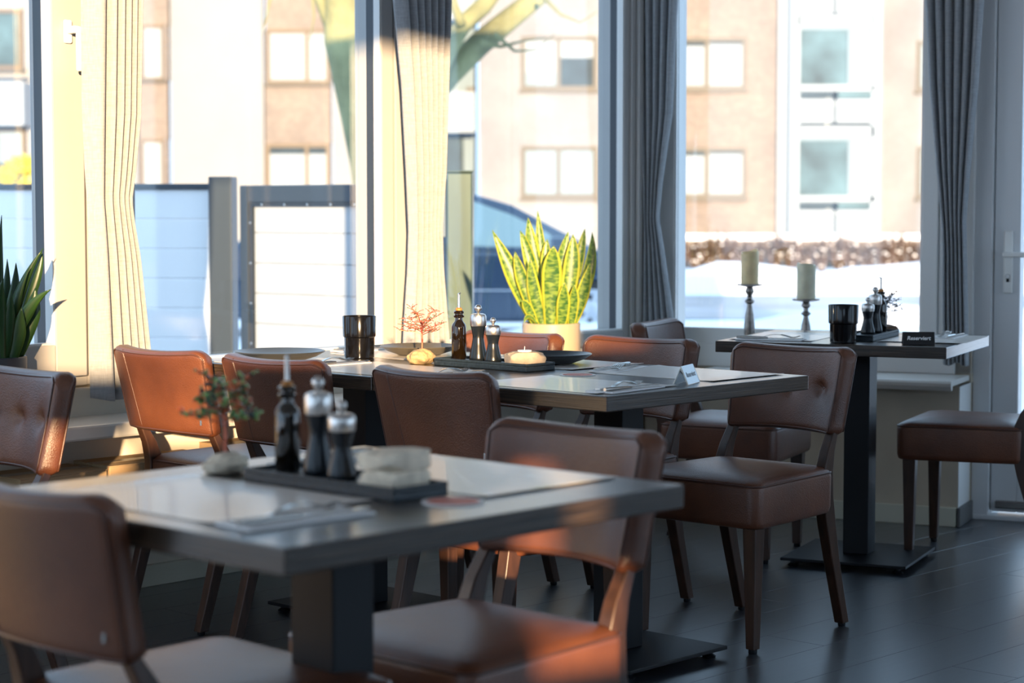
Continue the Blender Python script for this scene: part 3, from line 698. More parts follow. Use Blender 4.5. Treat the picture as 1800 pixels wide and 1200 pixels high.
def rock_mesh(name, sx, sy, sz, m, seed=0, rough=0.14, flat=False):
    rnd = random.Random(seed); bm = bmesh.new(); bmesh.ops.create_icosphere(bm, subdivisions=4, radius=1.0)
    ph = [(rnd.uniform(0, 6), rnd.uniform(1.2, 3.2), Vector((rnd.uniform(-1, 1), rnd.uniform(-1, 1), rnd.uniform(-1, 1))).normalized()) for _ in range(14)]
    for v in bm.verts:
        d = v.co.normalized(); k = 1.0
        for i, (a, f, ax) in enumerate(ph): k += rough / (1 + i * 0.25) * math.sin(a + f * (1 + 0.5 * i) * d.dot(ax)) * 0.45
        c = d * k
        if flat:
            for ax_ in range(3): c[ax_] = max(-0.72, min(0.72, c[ax_])) / 0.72
        v.co = Vector((c.x * sx, c.y * sy, max(c.z, -0.8) * sz))
    zmin = min(v.co.z for v in bm.verts)
    for v in bm.verts: v.co.z -= zmin
    me = bpy.data.meshes.new(name); bm.to_mesh(me); bm.free(); me.materials.append(m)
    for p in me.polygons: p.use_smooth = True
    return me
def make_wire_tree(name, seed, h, spread, mwire, mbead, stone_mat, srx, sry, srz, lean=0.0, bs=1.0):
    rnd = random.Random(seed); root = empty(name)
    link('stone', rock_mesh('stone', srx, sry, srz, stone_mat, seed), root)
    b = MB(); tips = []
    z0 = srz * 1.55
    trunk = [(0, 0, z0 * 0.8), (0.002, 0.001, z0 + 0.25 * h), (-0.001 + lean * 0.4, 0.0, z0 + 0.45 * h), (0.002 + lean, 0, z0 + 0.62 * h)]
    b.tube(trunk, [0.0028, 0.0026, 0.0023, 0.0018], 8)
    for k in range(3): b.tube([(Vector(p) + Vector((0.0022 * math.cos(k * 2 + i * 2.1), 0.0022 * math.sin(k * 2 + i * 2.1), 0))) for i, p in enumerate(trunk)], 0.0011, 5)
    b.build('trunk', mwire, root, 60)
    b = MB(); bd = MB()
    nb = 15
    for k in range(nb):
        t = 0.30 + 0.70 * k / (nb - 1); zz = z0 + h * (0.25 + 0.37 * t); a = k * 2.4 + rnd.uniform(-0.3, 0.3)
        reach = spread * (1.05 - 0.55 * t) * rnd.uniform(0.75, 1.1); rise = h * (0.06 + 0.30 * t * t)
        p0 = Vector((lean * t, 0, zz)); dr = Vector((math.cos(a), math.sin(a), 0)); p3 = p0 + dr * reach + Vector((0, 0, rise))
        p1 = p0 + dr * reach * 0.35 + Vector((0, 0, rise * 0.25 + 0.004)); p2 = p0 + dr * reach * 0.7 + Vector((0, 0, rise * 0.8))
        b.tube([p0, p1, p2, p3], [0.0013, 0.0011, 0.0009, 0.0007], 5)
        for q in (p1, p2, p2, p3, p3):
            for _ in range(2):
                e = q + Vector((rnd.uniform(-1, 1), rnd.uniform(-1, 1), rnd.uniform(-0.2, 0.7))) * spread * 0.28
                b.tube([q, (q + e) / 2 + Vector((0, 0, 0.002)), e], [0.0008, 0.0007, 0.0006], 4); tips.append(e); tips.append((q + e) / 2)
    br = b.build('branches', mwire, root)
    for e in tips:
        s = rnd.uniform(0.0016, 0.003) * bs; d = [Vector((rnd.uniform(-1, 1), rnd.uniform(-1, 1), rnd.uniform(-1, 1))).normalized() for _ in range(3)]
        q = [e + Vector((s, 0, 0)), e + Vector((0, s, 0.0006)), e - Vector((s, 0, 0)), e - Vector((0, s, 0.0006)), e + Vector((0, 0, s * 0.7)), e - Vector((0, 0, s * 0.7))]
        bd.add(q, [(0, 1, 4), (1, 2, 4), (2, 3, 4), (3, 0, 4), (1, 0, 5), (2, 1, 5), (3, 2, 5), (0, 3, 5)])
    o = bd.build('beads', mbead, root); o['kind'] = 'stuff'
    return root
def make_fork():
    root = empty('fork')
    def zc(t): return 0.003 + 0.011 * math.sin(min(1, max(0, (t - 0.35) / 0.5)) * PI) * 0.9 + (0.006 * max(0, t - 0.9) / 0.1)
    L = 0.195; path = []; 
    b = MB(); pts = []; n = 22
    for i in range(n):
        t = 0.68 * i / (n - 1); w = 0.0065 * (1 - t) + 0.0032 * t + (0.006 * max(0, (t - 0.58) / 0.10)) ; pts.append((t * L, w, zc(t)))
    vs_ = []; 
    for (x, w, z) in pts: vs_ += [(x, -w, z), (x, w, z), (x, w, z + 0.0018), (x, -w, z + 0.0018)]
    fs = [(i * 4 + k, i * 4 + (k + 1) % 4, i * 4 + 4 + (k + 1) % 4, i * 4 + 4 + k) for i in range(n - 1) for k in range(4)] + [(3, 2, 1, 0), tuple((n - 1) * 4 + k for k in range(4))]
    b.add(vs_, fs); b.build('handle', M['steel'], root, 50)
    for k in range(4):
        y = (-1.5 + k) * 0.0056; b = MB(); pa = []
        for i in range(9):
            t = 0.67 + 0.33 * i / 8; pa.append((t * L, y, zc(t) + 0.001))
        b.tube(pa, [0.0018] * 8 + [0.0008], 6); b.build('tine', M['steel'], root, 60)
    return root
def make_knife():
    root = empty('knife')
    b = MB(); b.tube([(0, 0, 0.005), (0.02, 0, 0.005), (0.09, 0, 0.0048), (0.105, 0, 0.0045)], [0.004, 0.0052, 0.0045, 0.0035], 10); b.build('handle', M['steel'], root, 60)
    b = MB(); pts = [(0.100, -0.005), (0.205, -0.008), (0.222, -0.003), (0.226, 0.006), (0.10, 0.006)]; n = len(pts)
    b.add([(x, y, 0.0035) for x, y in pts] + [(x, y, 0.005) for x, y in pts], [(i, (i + 1) % n, n + (i + 1) % n, n + i) for i in range(n)] + [tuple(range(n))[::-1], tuple(range(n, 2 * n))])
    b.build('blade', M['steel'], root); return root
def make_plate(r, m):
    b = MB(); b.lathe([(r * 0.55, 0.0), (r * 0.60, 0.0025), (r * 0.80, 0.010), (r * 0.97, 0.022), (r, 0.0245), (r * 0.985, 0.0265), (r * 0.80, 0.0150), (r * 0.62, 0.0075), (0.0001, 0.0065)], 56)
    b.lathe([(0.0001, 0.0), (r * 0.55, 0.0)], 56, cap=False)
    return b.mesh('plate', m, 40)
def make_cup():
    b = MB(); b.lathe([(0.0001, 0.0), (0.040, 0.0), (0.0425, 0.003), (0.0435, 0.060), (0.0450, 0.0615), (0.0475, 0.0635), (0.0485, 0.1205), (0.0478, 0.1222), (0.0462, 0.1215), (0.0448, 0.064), (0.041, 0.06), (0.040, 0.006), (0.0001, 0.005)], 48)
    return b.mesh('tumbler', M['mug'], 35)
def make_sign(text, wsign, hsign, mface, mside, ink):
    root = empty('table_sign'); a = wsign / 2; d = hsign * 0.42; t = 0.0022
    sl = math.hypot(d, hsign)
    ang = math.atan2(d, hsign)
    for s in (-1, 1):
        b = MB(); b.cube(-a, a, -t / 2, t / 2, 0, sl)
        o = b.build('panel', mface, root); o.location = (0, s * d, 0.0005); o.rotation_euler = (s * ang, 0, 0)
        if s < 0:
            c = bpy.data.curves.new('txt', 'FONT'); c.body = text; c.size = hsign * 0.40; c.align_x = 'CENTER'; c.align_y = 'CENTER'; c.shear = 0.22; c.extrude = 0.0001; c.offset = hsign * 0.010
            to = bpy.data.objects.new('txt', c); COL.objects.link(to)
            dg = bpy.context.evaluated_depsgraph_get(); me = bpy.data.meshes.new_from_object(to.evaluated_get(dg)); bpy.data.objects.remove(to)
            me.materials.clear(); me.materials.append(ink)
            tx = link('lettering', me, o); tx.rotation_euler = (PI / 2, 0, 0); tx.location = (0, -t / 2 - 0.0003, sl * 0.50)
            wdt = max(v.co.x for v in me.vertices) - min(v.co.x for v in me.vertices); k = wsign * 0.76 / wdt; tx.scale = (k, k, k)
    b = MB()
    for sx in (-1, 1):
        for s in (-1, 1): b.tube([(sx * a, s * d, 0.001), (sx * a, 0, hsign)], 0.0016, 6)
    b.build('card_edge', mside, root, 60)
    return root

def place(o, loc, rz, label, cat, group=None):
    o.location = loc; o.rotation_euler = (0, 0, rz); tag(o, label, cat, group); return o
def TN(r, l, z=ZTB): return P(B1, RN + r, LN + l, z)     # near table
def TM(r, l, z=ZTB): return P(B1, RM + r, LM + l, z)     # middle table
def TW(a, b_, z=ZTB): return P(B2, RT + a, LT + b_, z)   # window table

mat_me = None
MATS = {}
def placemat(loc, rz, label, w=0.30, d=0.42):
    key = (w, d)
    if key not in MATS:
        b = MB(); nx, ny = 2, 13
        vs_ = []; 
        for j in range(ny):
            for i in range(nx):
                y = -d / 2 + d * j / (ny - 1); zz = 0.0004 + 0.0022 * max(0, abs(y) / (d / 2) - 0.8) / 0.2
                vs_.append((-w / 2 + w * i, y, zz))
        K = len(vs_); vs_ += [(x, y, z + 0.0006) for x, y, z in vs_]
        fs = []
        for j in range(ny - 1): fs += [(2 * j, 2 * j + 1, 2 * j + 3, 2 * j + 2), (K + 2 * j, K + 2 * j + 2, K + 2 * j + 3, K + 2 * j + 1), (2 * j, 2 * j + 2, K + 2 * j + 2, K + 2 * j), (2 * j + 1, K + 2 * j + 1, K + 2 * j + 3, 2 * j + 3)]
        fs += [(0, K, K + 1, 1), (2 * ny - 2, 2 * ny - 1, K + 2 * ny - 1, K + 2 * ny - 2)]
        b.add(vs_, fs); MATS[key] = b.mesh('placemat', M['paper'], 60)
    o = link('placemat', MATS[key]); return place(o, loc, rz, label, 'placemat', 'paper placemats')
nb_ = MB(); nb_.cube(-0.11, 0.11, -0.04, 0.04, 0, 0.0016); nb_.cube(-0.108, 0.110, -0.039, 0.041, 0.0016, 0.0034)
NAP = nb_.mesh('napkin', M['napkin'])
fork0 = make_fork(); knife0 = make_knife(); used = {'f': 0, 'k': 0}
def setting(loc, rz, words, knife=True):
    """folded napkin with fork and knife on it"""
    loc = loc + Vector((0, 0, 0.0011))
    o = link('napkin', NAP); place(o, loc, rz, 'folded white napkin ' + words, 'napkin', 'folded napkins')
    dx = Vector((math.cos(rz), math.sin(rz), 0)); dy = Vector((-math.sin(rz), math.cos(rz), 0))
    f = fork0 if not used['f'] else copy_tree(fork0); used['f'] = 1
    place(f, loc - dx * 0.10 + dy * 0.012 + Vector((0, 0, 0.0036)), rz + 0.06, 'steel fork on the napkin ' + words, 'fork', 'forks')
    if knife:
        k_ = knife0 if not used['k'] else copy_tree(knife0); used['k'] = 1
        place(k_, loc - dx * 0.11 - dy * 0.016 + Vector((0, 0, 0.0036)), rz - 0.03, 'steel knife on the napkin ' + words, 'knife', 'knives')
# near table
placemat(TN(0.205, 0.43), A1, 'white paper placemat in front of the blurred left foreground chair')
placemat(TN(0.645, 0.33), A1, 'white paper placemat at the sun-patched chair, right of the pale stone block')
setting(TN(0.16, 0.165), A1 - 0.05, 'at the nearest table corner')
setting(TN(0.62, 0.615), A1 + PI, 'behind the pale stone block on the nearest table')
# middle table
placemat(TM(0.175, 0.26), A1, 'placemat at the near right corner of the long table, by the tent sign')
placemat(TM(0.625, 0.27), A1, 'placemat in front of the fully shown chair on the long table')
placemat(TM(0.175, 0.92), A1, 'placemat on the long table before the middle chair seen from behind')
placemat(TM(0.175, 1.37), A1, 'placemat under the charcoal plate at the far left of the long table')
placemat(TM(0.645, 0.76), A1, 'placemat under the charcoal plate beside the snake plant')
placemat(TM(0.600, 1.26), A1, 'placemat under the olive plate behind the copper wire tree')
setting(TM(0.155, 0.075), A1 + 0.10, 'beside the tent sign on the long table')
setting(TM(0.60, 0.475), A1 + PI + 0.3, 'behind the red coaster on the long table')
setting(TM(0.14, 0.66), A1, 'in front of the slate tray on the long table')
setting(TM(0.18, 1.155), A1, 'left of the black tumbler on the long table')
setting(TM(0.62, 1.50), A1 + PI, 'behind the long table black tumbler')
# window table
placemat(TW(-0.60, 0.28), A2, 'placemat at the left end of the window table', 0.28, 0.40)
placemat(TW(-0.125, 0.37), A2, 'placemat at the right end of the window table', 0.28, 0.40)
setting(TW(-0.60, 0.10), A2 + 0.1, 'at the left front of the window table')
setting(TW(-0.10, 0.50), A2 + PI / 2, 'at the right end of the window table')

mill0 = make_mill('pepper_mill', 0.152, 0.0250, ''); mill1 = make_mill('salt_mill', 0.119, 0.0240, ''); bot0 = make_bottle(); tray0 = make_tray()
def condiments(T, r, l, ang, words, along=(0.0, 1.0), first=False):
    """tray centre at (r,l); items spaced along the tray towards the far end"""
    zt_ = ZTB + 0.0145
    tr = tray0 if first else copy_tree(tray0); place(tr, T(r, l), ang, 'long dark slate tray ' + words, 'tray', 'slate trays')
    def q(s, side=0.0): return T(r + along[0] * s + along[1] * side * 1.0, l + along[1] * s + along[0] * side, zt_) if along[1] else T(r + s, l + side, zt_)
    bt = bot0 if first else copy_tree(bot0); place(bt, q(0.135, 0.002), ang + 1.2, 'dark glass oil bottle with steel pourer ' + words, 'bottle', 'oil bottles')
    a = mill0 if first else copy_tree(mill0); place(a, q(0.060, 0.002), ang, 'taller black and steel pepper mill ' + words, 'pepper mill', 'pepper mills')
    c = mill1 if first else copy_tree(mill1); place(c, q(-0.004, -0.006), ang, 'shorter black and steel salt mill ' + words, 'salt mill', 'salt mills')
    return q
qn = condiments(TN, 0.4215, 0.361, A1, 'on the nearest table', first=True)
qm = condiments(TM, 0.4265, 0.775, A1, 'on the long middle table')
qw = condiments(TW, -0.330, 0.335, A2, 'on the window table')
# stone tealight holders
bm_ = bmesh.new()
st = link('stone_holder', rock_mesh('stone_holder', 0.044, 0.038, 0.0145, M['stone_pale'], 21, 0.10, True)); place(st, qn(-0.112, 0.004), A1 + 0.1, 'lower block of the pale stone candle holder on the nearest tray', 'stone block', 'pale stone blocks')
st2 = link('stone_holder', rock_mesh('stone_holder', 0.043, 0.036, 0.0155, M['stone_pale'], 23, 0.12, True)); p = qn(-0.112, 0.003); place(st2, p + Vector((0, 0, 0.0265)), A1 - 0.05, 'upper block of the pale stone candle holder on the nearest tray', 'stone block', 'pale stone blocks')
st = link('stone_holder', rock_mesh('stone_holder', 0.050, 0.036, 0.019, M['stone_sundim'], 5, 0.16, True)); place(st, qm(-0.112, 0.004), A1 - 0.5, 'rough pale stone with a tealight on the long table tray', 'stone')
def tealight(p, lab):
    r_ = empty('tealight', p, 0, lab, 'candle'); MB().lathe([(0.0185, 0), (0.019, 0.001), (0.019, 0.007), (0.0175, 0.0075), (0.0001, 0.0068)], 24).build('cup', M['tealight'], r_, 40)
    MB().tube([(0, 0, 0.006), (0.0005, 0, 0.017)], 0.0009, 6).build('wick', M['tealight'], r_)
tealight(qm(-0.112, 0.004) + Vector((0, 0, 0.031)), 'white tealight set on the rough stone of the long table')
# wire trees
wt1 = make_wire_tree('wire_tree', 3, 0.135, 0.062, M['copper'], M['beads_green'], M['stone_pale'], 0.040, 0.030, 0.019, bs=2.5); place(wt1, TN(0.40, 0.625), A1, 'wire tree with green and red chips on a pale stone, nearest table', 'ornament')
wt2 = make_wire_tree('wire_tree', 11, 0.120, 0.072, M['copper'], M['beads_red'], M['stone_tan'], 0.046, 0.033, 0.0235); place(wt2, TM(0.385, 1.012), A1, 'copper red wire tree on a rounded tan stone, long table', 'ornament')
wt3 = make_wire_tree('wire_tree', 19, 0.125, 0.060, M['darkwire'], M['darkwire'], M['stone_dark'], 0.050, 0.034, 0.018); place(wt3, TW(-0.335, 0.575), A2, 'dark wire tree on a brown stone behind the window table tray', 'ornament')
# plates, tumblers, coasters, signs
pb = make_plate(0.130, M['plate']); place(link('plate', pb), TM(0.175, 1.375, ZTB + 0.0032), 0, 'charcoal plate at the far left of the long table by the gate view', 'plate', 'dinner plates')
pb = make_plate(0.117, M['platewarm']); place(link('plate', pb), TM(0.60, 1.245, ZTB + 0.0032), 0, 'olive brown plate behind the copper wire tree', 'plate', 'dinner plates')
pb = make_plate(0.112, M['plate']); place(link('plate', pb), TM(0.630, 0.745, ZTB + 0.0032), 0, 'charcoal plate behind the stone tealight, below the snake plant', 'plate', 'dinner plates')
CUP = make_cup()
place(link('tumbler', CUP), TM(0.405, 1.293), 0, 'black stepped tumbler on the long middle table', 'cup', 'black tumblers')
place(link('tumbler', CUP), TW(-0.352, 0.085), 0, 'black stepped tumbler on the window table', 'cup', 'black tumblers')
def coaster(p, lab, rz=0.3):
    r_ = empty('coaster', p, rz, lab, 'coaster', 'red coasters')
    MB().lathe([(0.0001, 0), (0.047, 0), (0.047, 0.0016), (0.0001, 0.0016)], 32).build('card', M['coasterrim'], r_, 30)
    MB().lathe([(0.0001, 0.0017), (0.039, 0.0017), (0.039, 0.0020), (0.0001, 0.0020)], 32).build('print', M['coaster'], r_, 30)
coaster(TN(0.43, 0.128), 'red and white round coaster on the nearest table'); coaster(TM(0.394, 0.44), 'red coaster on the long middle table')
sg = make_sign('Reserviert', 0.098, 0.040, M['sign'], M['sign'], M['ink']); place(sg, TW(-0.108, 0.085), -0.10, 'black Reserviert sign facing the camera on the window table', 'sign', 'Reserviert signs')
sg = make_sign('Reserviert', 0.098, 0.044, M['signblue'], M['signside'], M['inkgrey']); place(sg, TM(0.400, 0.085), math.radians(68), 'small tent Reserviert sign seen edge-on at the long table corner', 'sign', 'Reserviert signs')

# ================================================================== SILL OBJECTS
def candlestick(p, h, rp, lab, wax, ch, cr, clab, tilt):
    root = empty('candlestick', p, 0.3, lab, 'candlestick', 'pewter candlesticks')
    MB().lathe([(0.0001, 0), (0.046, 0), (0.048, 0.006), (0.042, 0.012), (0.026, 0.022), (0.016, 0.036), (0.0125, 0.05)], 32).build('foot', M['pewter'], root, 40)
    s = h - 0.05 - 0.012
    MB().lathe([(0.0125, 0.05), (0.014, 0.05 + s * 0.08), (0.0205, 0.05 + s * 0.36), (0.021, 0.05 + s * 0.46), (0.017, 0.05 + s * 0.60), (0.0105, 0.05 + s * 0.72), (0.0095, 0.05 + s * 0.76), (0.0185, 0.05 + s * 0.79), (0.0185, 0.05 + s * 0.81), (0.010, 0.05 + s * 0.84), (0.009, 0.05 + s * 0.89), (0.017, 0.05 + s * 0.93), (0.017, 0.05 + s * 0.95), (0.012, 0.05 + s)], 28).build('stem', M['pewter'], root, 40)
    MB().lathe([(0.012, h - 0.012), (rp * 0.6, h - 0.009), (rp, h - 0.006), (rp, h), (0.0001, h)], 32).build('drip_plate', M['pewter'], root, 40)
    c = empty('pillar_candle', Vector(p) + Vector((0, 0, h + 0.0005)), 0.4, clab, 'candle', 'pillar candles')
    b = MB(); seg = 32; pr = []
    rings = [(0.97, 0.0), (1.0, 0.004), (1.0, 0.5), (1.0, 0.93), (0.96, 1.0), (0.86, 1.0), (0.80, 0.93), (0.4, 0.90), (0.05, 0.89)]
    vs_ = []
    for (rr, zz) in rings:
        for k in range(seg):
            a = 2 * PI * k / seg; w = 1 + (0.0 if zz < 0.9 else tilt * math.cos(a) + 0.02 * math.sin(3 * a + 1)) * (1 if zz >= 0.9 else 0)
            vs_.append((cr * rr * math.cos(a), cr * rr * math.sin(a), ch * zz * w))
    n = len(rings); fs = [(i * seg + k, i * seg + (k + 1) % seg, (i + 1) * seg + (k + 1) % seg, (i + 1) * seg + k) for i in range(n - 1) for k in range(seg)] + [tuple(range(seg))[::-1], tuple((n - 1) * seg + k for k in range(seg))]
    b.add(vs_, fs); b.build('wax_body', wax, c, 45)
    MB().tube([(0, 0, ch * 0.88), (0.001, 0, ch * 0.95)], 0.0012, 6).build('wick', M['wick'], c)
ce = 7.40
p1 = on(B2, 1318, 499, ce); p2 = on(B2, 1417, 525, ce)
candlestick((p1.x, p1.y, SILLZ), p1.z - SILLZ, 0.049, 'taller pewter candlestick on the right window sill', M['wax'], 0.125, 0.034, 'warm cream pillar candle with a sloping top on the taller candlestick', 0.06)
candlestick((p2.x, p2.y, SILLZ), p2.z - SILLZ, 0.052, 'shorter pewter candlestick on the right window sill', M['wax2'], 0.132, 0.036, 'pale pillar candle with a notched top on the shorter candlestick', -0.03)

def leaf_obj(base, mid, tip, w, m, parent, twist=0.0, fold=0.25, nseg=14, pointy=1.0, face=Vector((0, -1, 0)), name='leaf'):
    base, mid, tip = Vector(base), Vector(mid), Vector(tip); ctrl = mid * 2 - (base + tip) / 2
    vs_ = []; uvs = []; nw = 5
    for i in range(nseg + 1):
        t = i / nseg; p = base * (1 - t) ** 2 + ctrl * 2 * t * (1 - t) + tip * t * t
        tg = ((ctrl - base) * (1 - t) + (tip - ctrl) * t).normalized()
        side = tg.cross(face)
        if side.length < 1e-3: side = Vector((1, 0, 0))
        side.normalize(); side = Matrix.Rotation(twist * (t - 0.2), 3, tg) @ side; nrm = side.cross(tg).normalized()
        prof = (0.52 + 0.48 * math.sin(min(1, t / 0.55) * PI / 2)) if t < 0.55 else max(0.0, 1 - ((t - 0.55) / 0.45) ** (1.7 * pointy))
        ww = w * max(prof, 0.012)
        for k in range(nw):
            u = -1 + 2 * k / (nw - 1); vs_.append(p + side * ww * u + nrm * (-fold) * ww * (u * u) ); uvs.append((k / (nw - 1), t))
    fs = [(i * nw + k, i * nw + k + 1, (i + 1) * nw + k + 1, (i + 1) * nw + k) for i in range(nseg) for k in range(nw - 1)]
    me = bpy.data.meshes.new(name); me.from_pydata([tuple(v) for v in vs_], [], fs); me.materials.append(m)
    uvl = me.uv_layers.new(name='UVMap')
    for lp in me.loops: uvl.data[lp.index].uv = uvs[lp.vertex_index]
    for p_ in me.polygons: p_.use_smooth = True
    o = link(name, me, parent); sm = o.modifiers.new('thick', 'SOLIDIFY'); sm.thickness = 0.0022; sm.offset = 0
    return o
def plant_pot(p, r, h, m, parent):
    MB().lathe([(0.0001, 0.0), (r * 0.94, 0.0), (r * 0.97, 0.004), (r, h * 0.5), (r, h - 0.003), (r - 0.003, h), (r - 0.009, h), (r - 0.011, h - 0.02), (r - 0.012, h - 0.03)], 48, cap=False).build('pot', m, parent, 40)
    MB().lathe([(0.0001, h - 0.020), (r - 0.011, h - 0.022), (r - 0.011, h - 0.03), (0.0001, h - 0.03)], 40).build('soil', M['soil'], parent, 40)
pc = on(B1, 969, 567, 4.985); ppos = Vector((pc.x, pc.y, SILLZ)); ph = pc.z - SILLZ
snake = empty('snake_plant', ppos, 0, 'yellow-edged snake plant in a tan pot on the window ledge', 'potted plant')
plant_pot(ppos, 0.108, ph, M['pot'], snake)
def lp(x, y, dy): return at_y(x, y, ppos.y + dy) - ppos
SN = [((948, 572), (912, 502), (865, 404), 0.026, 0.00, 0.2), ((955, 572), (935, 470), (914, 405), 0.019, 0.05, 0.4), ((958, 572), (940, 470), (928, 382), 0.024, 0.06, -0.2),
      ((962, 572), (953, 460), (945, 370), 0.015, 0.07, 0.2), ((950, 572), (921, 500), (905, 442), 0.019, -0.03, 0.3), ((960, 572), (940, 520), (932, 452), 0.020, -0.045, -0.2),
      ((967, 574), (970, 490), (973, 432), 0.030, -0.06, 0.1), ((972, 572), (962, 480), (962, 420), 0.019, 0.02, 0.3), ((980, 572), (985, 480), (999, 407), 0.020, 0.045, -0.3),
      ((985, 572), (1004, 480), (1007, 412), 0.025, 0.0, 0.2), ((990, 572), (1015, 470), (1028, 402), 0.016, 0.06, 0.3), ((997, 572), (1032, 490), (1041, 408), 0.019, 0.03, -0.4),
      ((1000, 572), (1024, 520), (1037, 461), 0.020, -0.03, 0.5), ((985, 574), (990, 540), (992, 495), 0.020, -0.065, 0.1), ((945, 574), (930, 545), (917, 528), 0.014, -0.05, 0.3), ((1003, 574), (1008, 535), (1010, 500), 0.016, -0.05, -0.2)]
for (b_, m_, t_, w, dy, tw) in SN:
    q0 = lp(b_[0], b_[1], dy * 0.8); q0.z = ph - 0.03
    leaf_obj(q0, lp(m_[0], m_[1], dy * 1.2), lp(t_[0], t_[1], dy * 1.6), w * 1.25, M['snakeleaf'], snake, tw)
# small curling leaf
leaf_obj(lp(945, 570, -0.07), lp(930, 556, -0.09), lp(921, 568, -0.115), 0.008, M['snakeleaf'], snake, 0.2)

pc = on(B1, -21, 626, 4.985); ppos = Vector((pc.x, pc.y, SILLZ)); ph = pc.z - SILLZ
dark = empty('leafy_plant', ppos, 0, 'dark green broad-leaved plant in a charcoal pot at the left window', 'potted plant')
plant_pot(ppos, 0.108, ph, M['potdark'], dark)
DK = [((5, 628), (30, 530), (76, 436), 0.016, 0.0, 0.5), ((12, 628), (58, 500), (73, 442), 0.017, 0.03, -0.3), ((8, 628), (42, 558), (90, 508), 0.018, -0.03, 0.5), ((22, 628), (52, 560), (62, 506), 0.026, 0.02, 0.2),
      ((0, 628), (22, 540), (28, 462), 0.018, 0.04, 0.3), ((-5, 628), (8, 540), (13, 455), 0.017, 0.05, -0.2), ((-10, 628), (-5, 520), (3, 378), 0.016, 0.0, 0.3), ((-20, 628), (-30, 500), (-45, 400), 0.02, 0.0, 0.3),
      ((-25, 628), (-60, 520), (-95, 430), 0.02, 0.02, 0.3), ((-40, 628), (-80, 560), (-130, 520), 0.02, 0.0, -0.3), ((-12, 628), (-18, 560), (-20, 440), 0.02, -0.04, 0.2), ((15, 628), (30, 590), (38, 540), 0.022, -0.045, 0.1),
      ((-2, 628), (12, 585), (20, 510), 0.022, -0.05, 0.2), ((-30, 628), (-45, 560), (-60, 480), 0.02, -0.05, 0.3), ((12, 628), (20, 560), (52, 470), 0.016, -0.02, -0.4), ((2, 628), (-3, 560), (5, 490), 0.022, -0.06, 0.2)]
for (b_, m_, t_, w, dy, tw) in DK:
    q0 = lp(b_[0], b_[1], dy); q0.z = ph - 0.03
    leaf_obj(q0, lp(m_[0], m_[1], dy * 1.2), lp(t_[0], t_[1], dy * 1.5), w, M['darkleaf'], dark, tw, 0.35, pointy=0.7)

# ================================================================== CURTAINS
def curtain(b, c, rows, nf, amp, lab, seed, wrp=1.0, grp='tied grey curtains'):
    """rows: (pixel y, left x, right x); c is the depth of the fabric in basis b"""
    rnd = random.Random(seed); R = []
    for (y, xa, xb) in rows:
        pa = on(b, xa, y, c); pb_ = on(b, xb, y, c); R.append(((pa.z + pb_.z) / 2, pa.dot(b[0]), pb_.dot(b[0])))
    R.sort(); ph = [rnd.uniform(-0.5, 0.5) for _ in range(nf + 2)]
    def lr(z):
        if z <= R[0][0]: return R[0][1:]
        for p_, q_ in zip(R, R[1:]):
            if z <= q_[0]:
                t = (z - p_[0]) / (q_[0] - p_[0]); t = t * t * (3 - 2 * t) if False else t
                return (p_[1] + (q_[1] - p_[1]) * t, p_[2] + (q_[2] - p_[2]) * t)
        return R[-1][1:]
    z0, z1 = R[0][0], R[-1][0]; full = max(q[2] - q[1] for q in R)
    nu, nv = nf * 20 + 1, 80
    def fn(u, v):
        z = z0 + (z1 - z0) * v; a, e = lr(z)
        k = (e - a) / full; am = amp * (0.55 + 0.45 * min(1.2, k))
        uw = u ** wrp; w = uw * nf
        s = -abs(math.sin(PI * w)) ** 0.62 * 1.7 + 0.85
        uu = u
        hang = 0.006 * math.sin(u * 9 + seed) * (1 - v)
        wob = 0.12 * math.sin(3.1 * z + 7 * u + seed)
        return P(b, a + (e - a) * uu, c + am * (s + wob) , z + hang)
    g = MB(); g.grid(fn, nu, nv); o = g.build('curtain', M['curtain'], None, 180); tag(o, lab, 'curtain', grp)
    sm = o.modifiers.new('thick', 'SOLIDIFY'); sm.thickness = 0.003
    return o
curtain(B1, 4.985, [(-440, 146, 262), (0, 150, 250), (200, 151, 246), (300, 155, 236), (350, 158, 229), (390, 160, 234), (450, 161, 244), (620, 163, 262), (699, 165, 268)], 6, 0.026, 'sunlit cream curtain hanging between the opening window and the gate view', 2, 1.8)
curtain(B1, 4.985, [(-335, 682, 792), (0, 697, 791), (150, 712, 787), (300, 720, 783), (400, 724, 776), (470, 722, 778), (560, 716, 785), (648, 712, 792)], 7, 0.026, 'curtain with a dark top and sunlit lower length behind the wire tree', 4, 1.2)
curtain(B2, EW - 0.13, [(-235, 1094, 1193), (0, 1104, 1189), (200, 1112, 1180), (330, 1124, 1162), (385, 1127, 1157), (430, 1126, 1164), (500, 1122, 1174), (560, 1119, 1182), (640, 1117, 1188)], 6, 0.024, 'blue-grey shaded curtain in the corner between the two windows', 6)
curtain(B2, EW - 0.13, [(-280, 1614, 1742), (0, 1625, 1728), (150, 1632, 1718), (300, 1645, 1704), (385, 1654, 1697), (430, 1656, 1698), (520, 1656, 1700), (640, 1657, 1702)], 6, 0.026, 'blue-grey curtain beside the white door', 9)
# rails
for nm, b, c, r0, r1 in (('curtain_rail', B1, 4.985, 1.3, RC1 - 0.15), ('curtain_rail', B2, EW - 0.13, RC2 + 0.13, -1.3)):
    t = MB(); t.box(b, r0, r1, c - 0.012, c + 0.012, 2.60, 2.63); t.box(b, r0 + 0.02, r0 + 0.04, c - 0.01, c + 0.01, 2.63, ZC); t.box(b, r1 - 0.04, r1 - 0.02, c - 0.01, c + 0.01, 2.63, ZC)
    o = t.build(nm, M['white_metal'], None, bevel=0.002); tag(o, 'white curtain rail above the ' + ('long window row' if b is B1 else 'window by the door'), 'curtain rail')

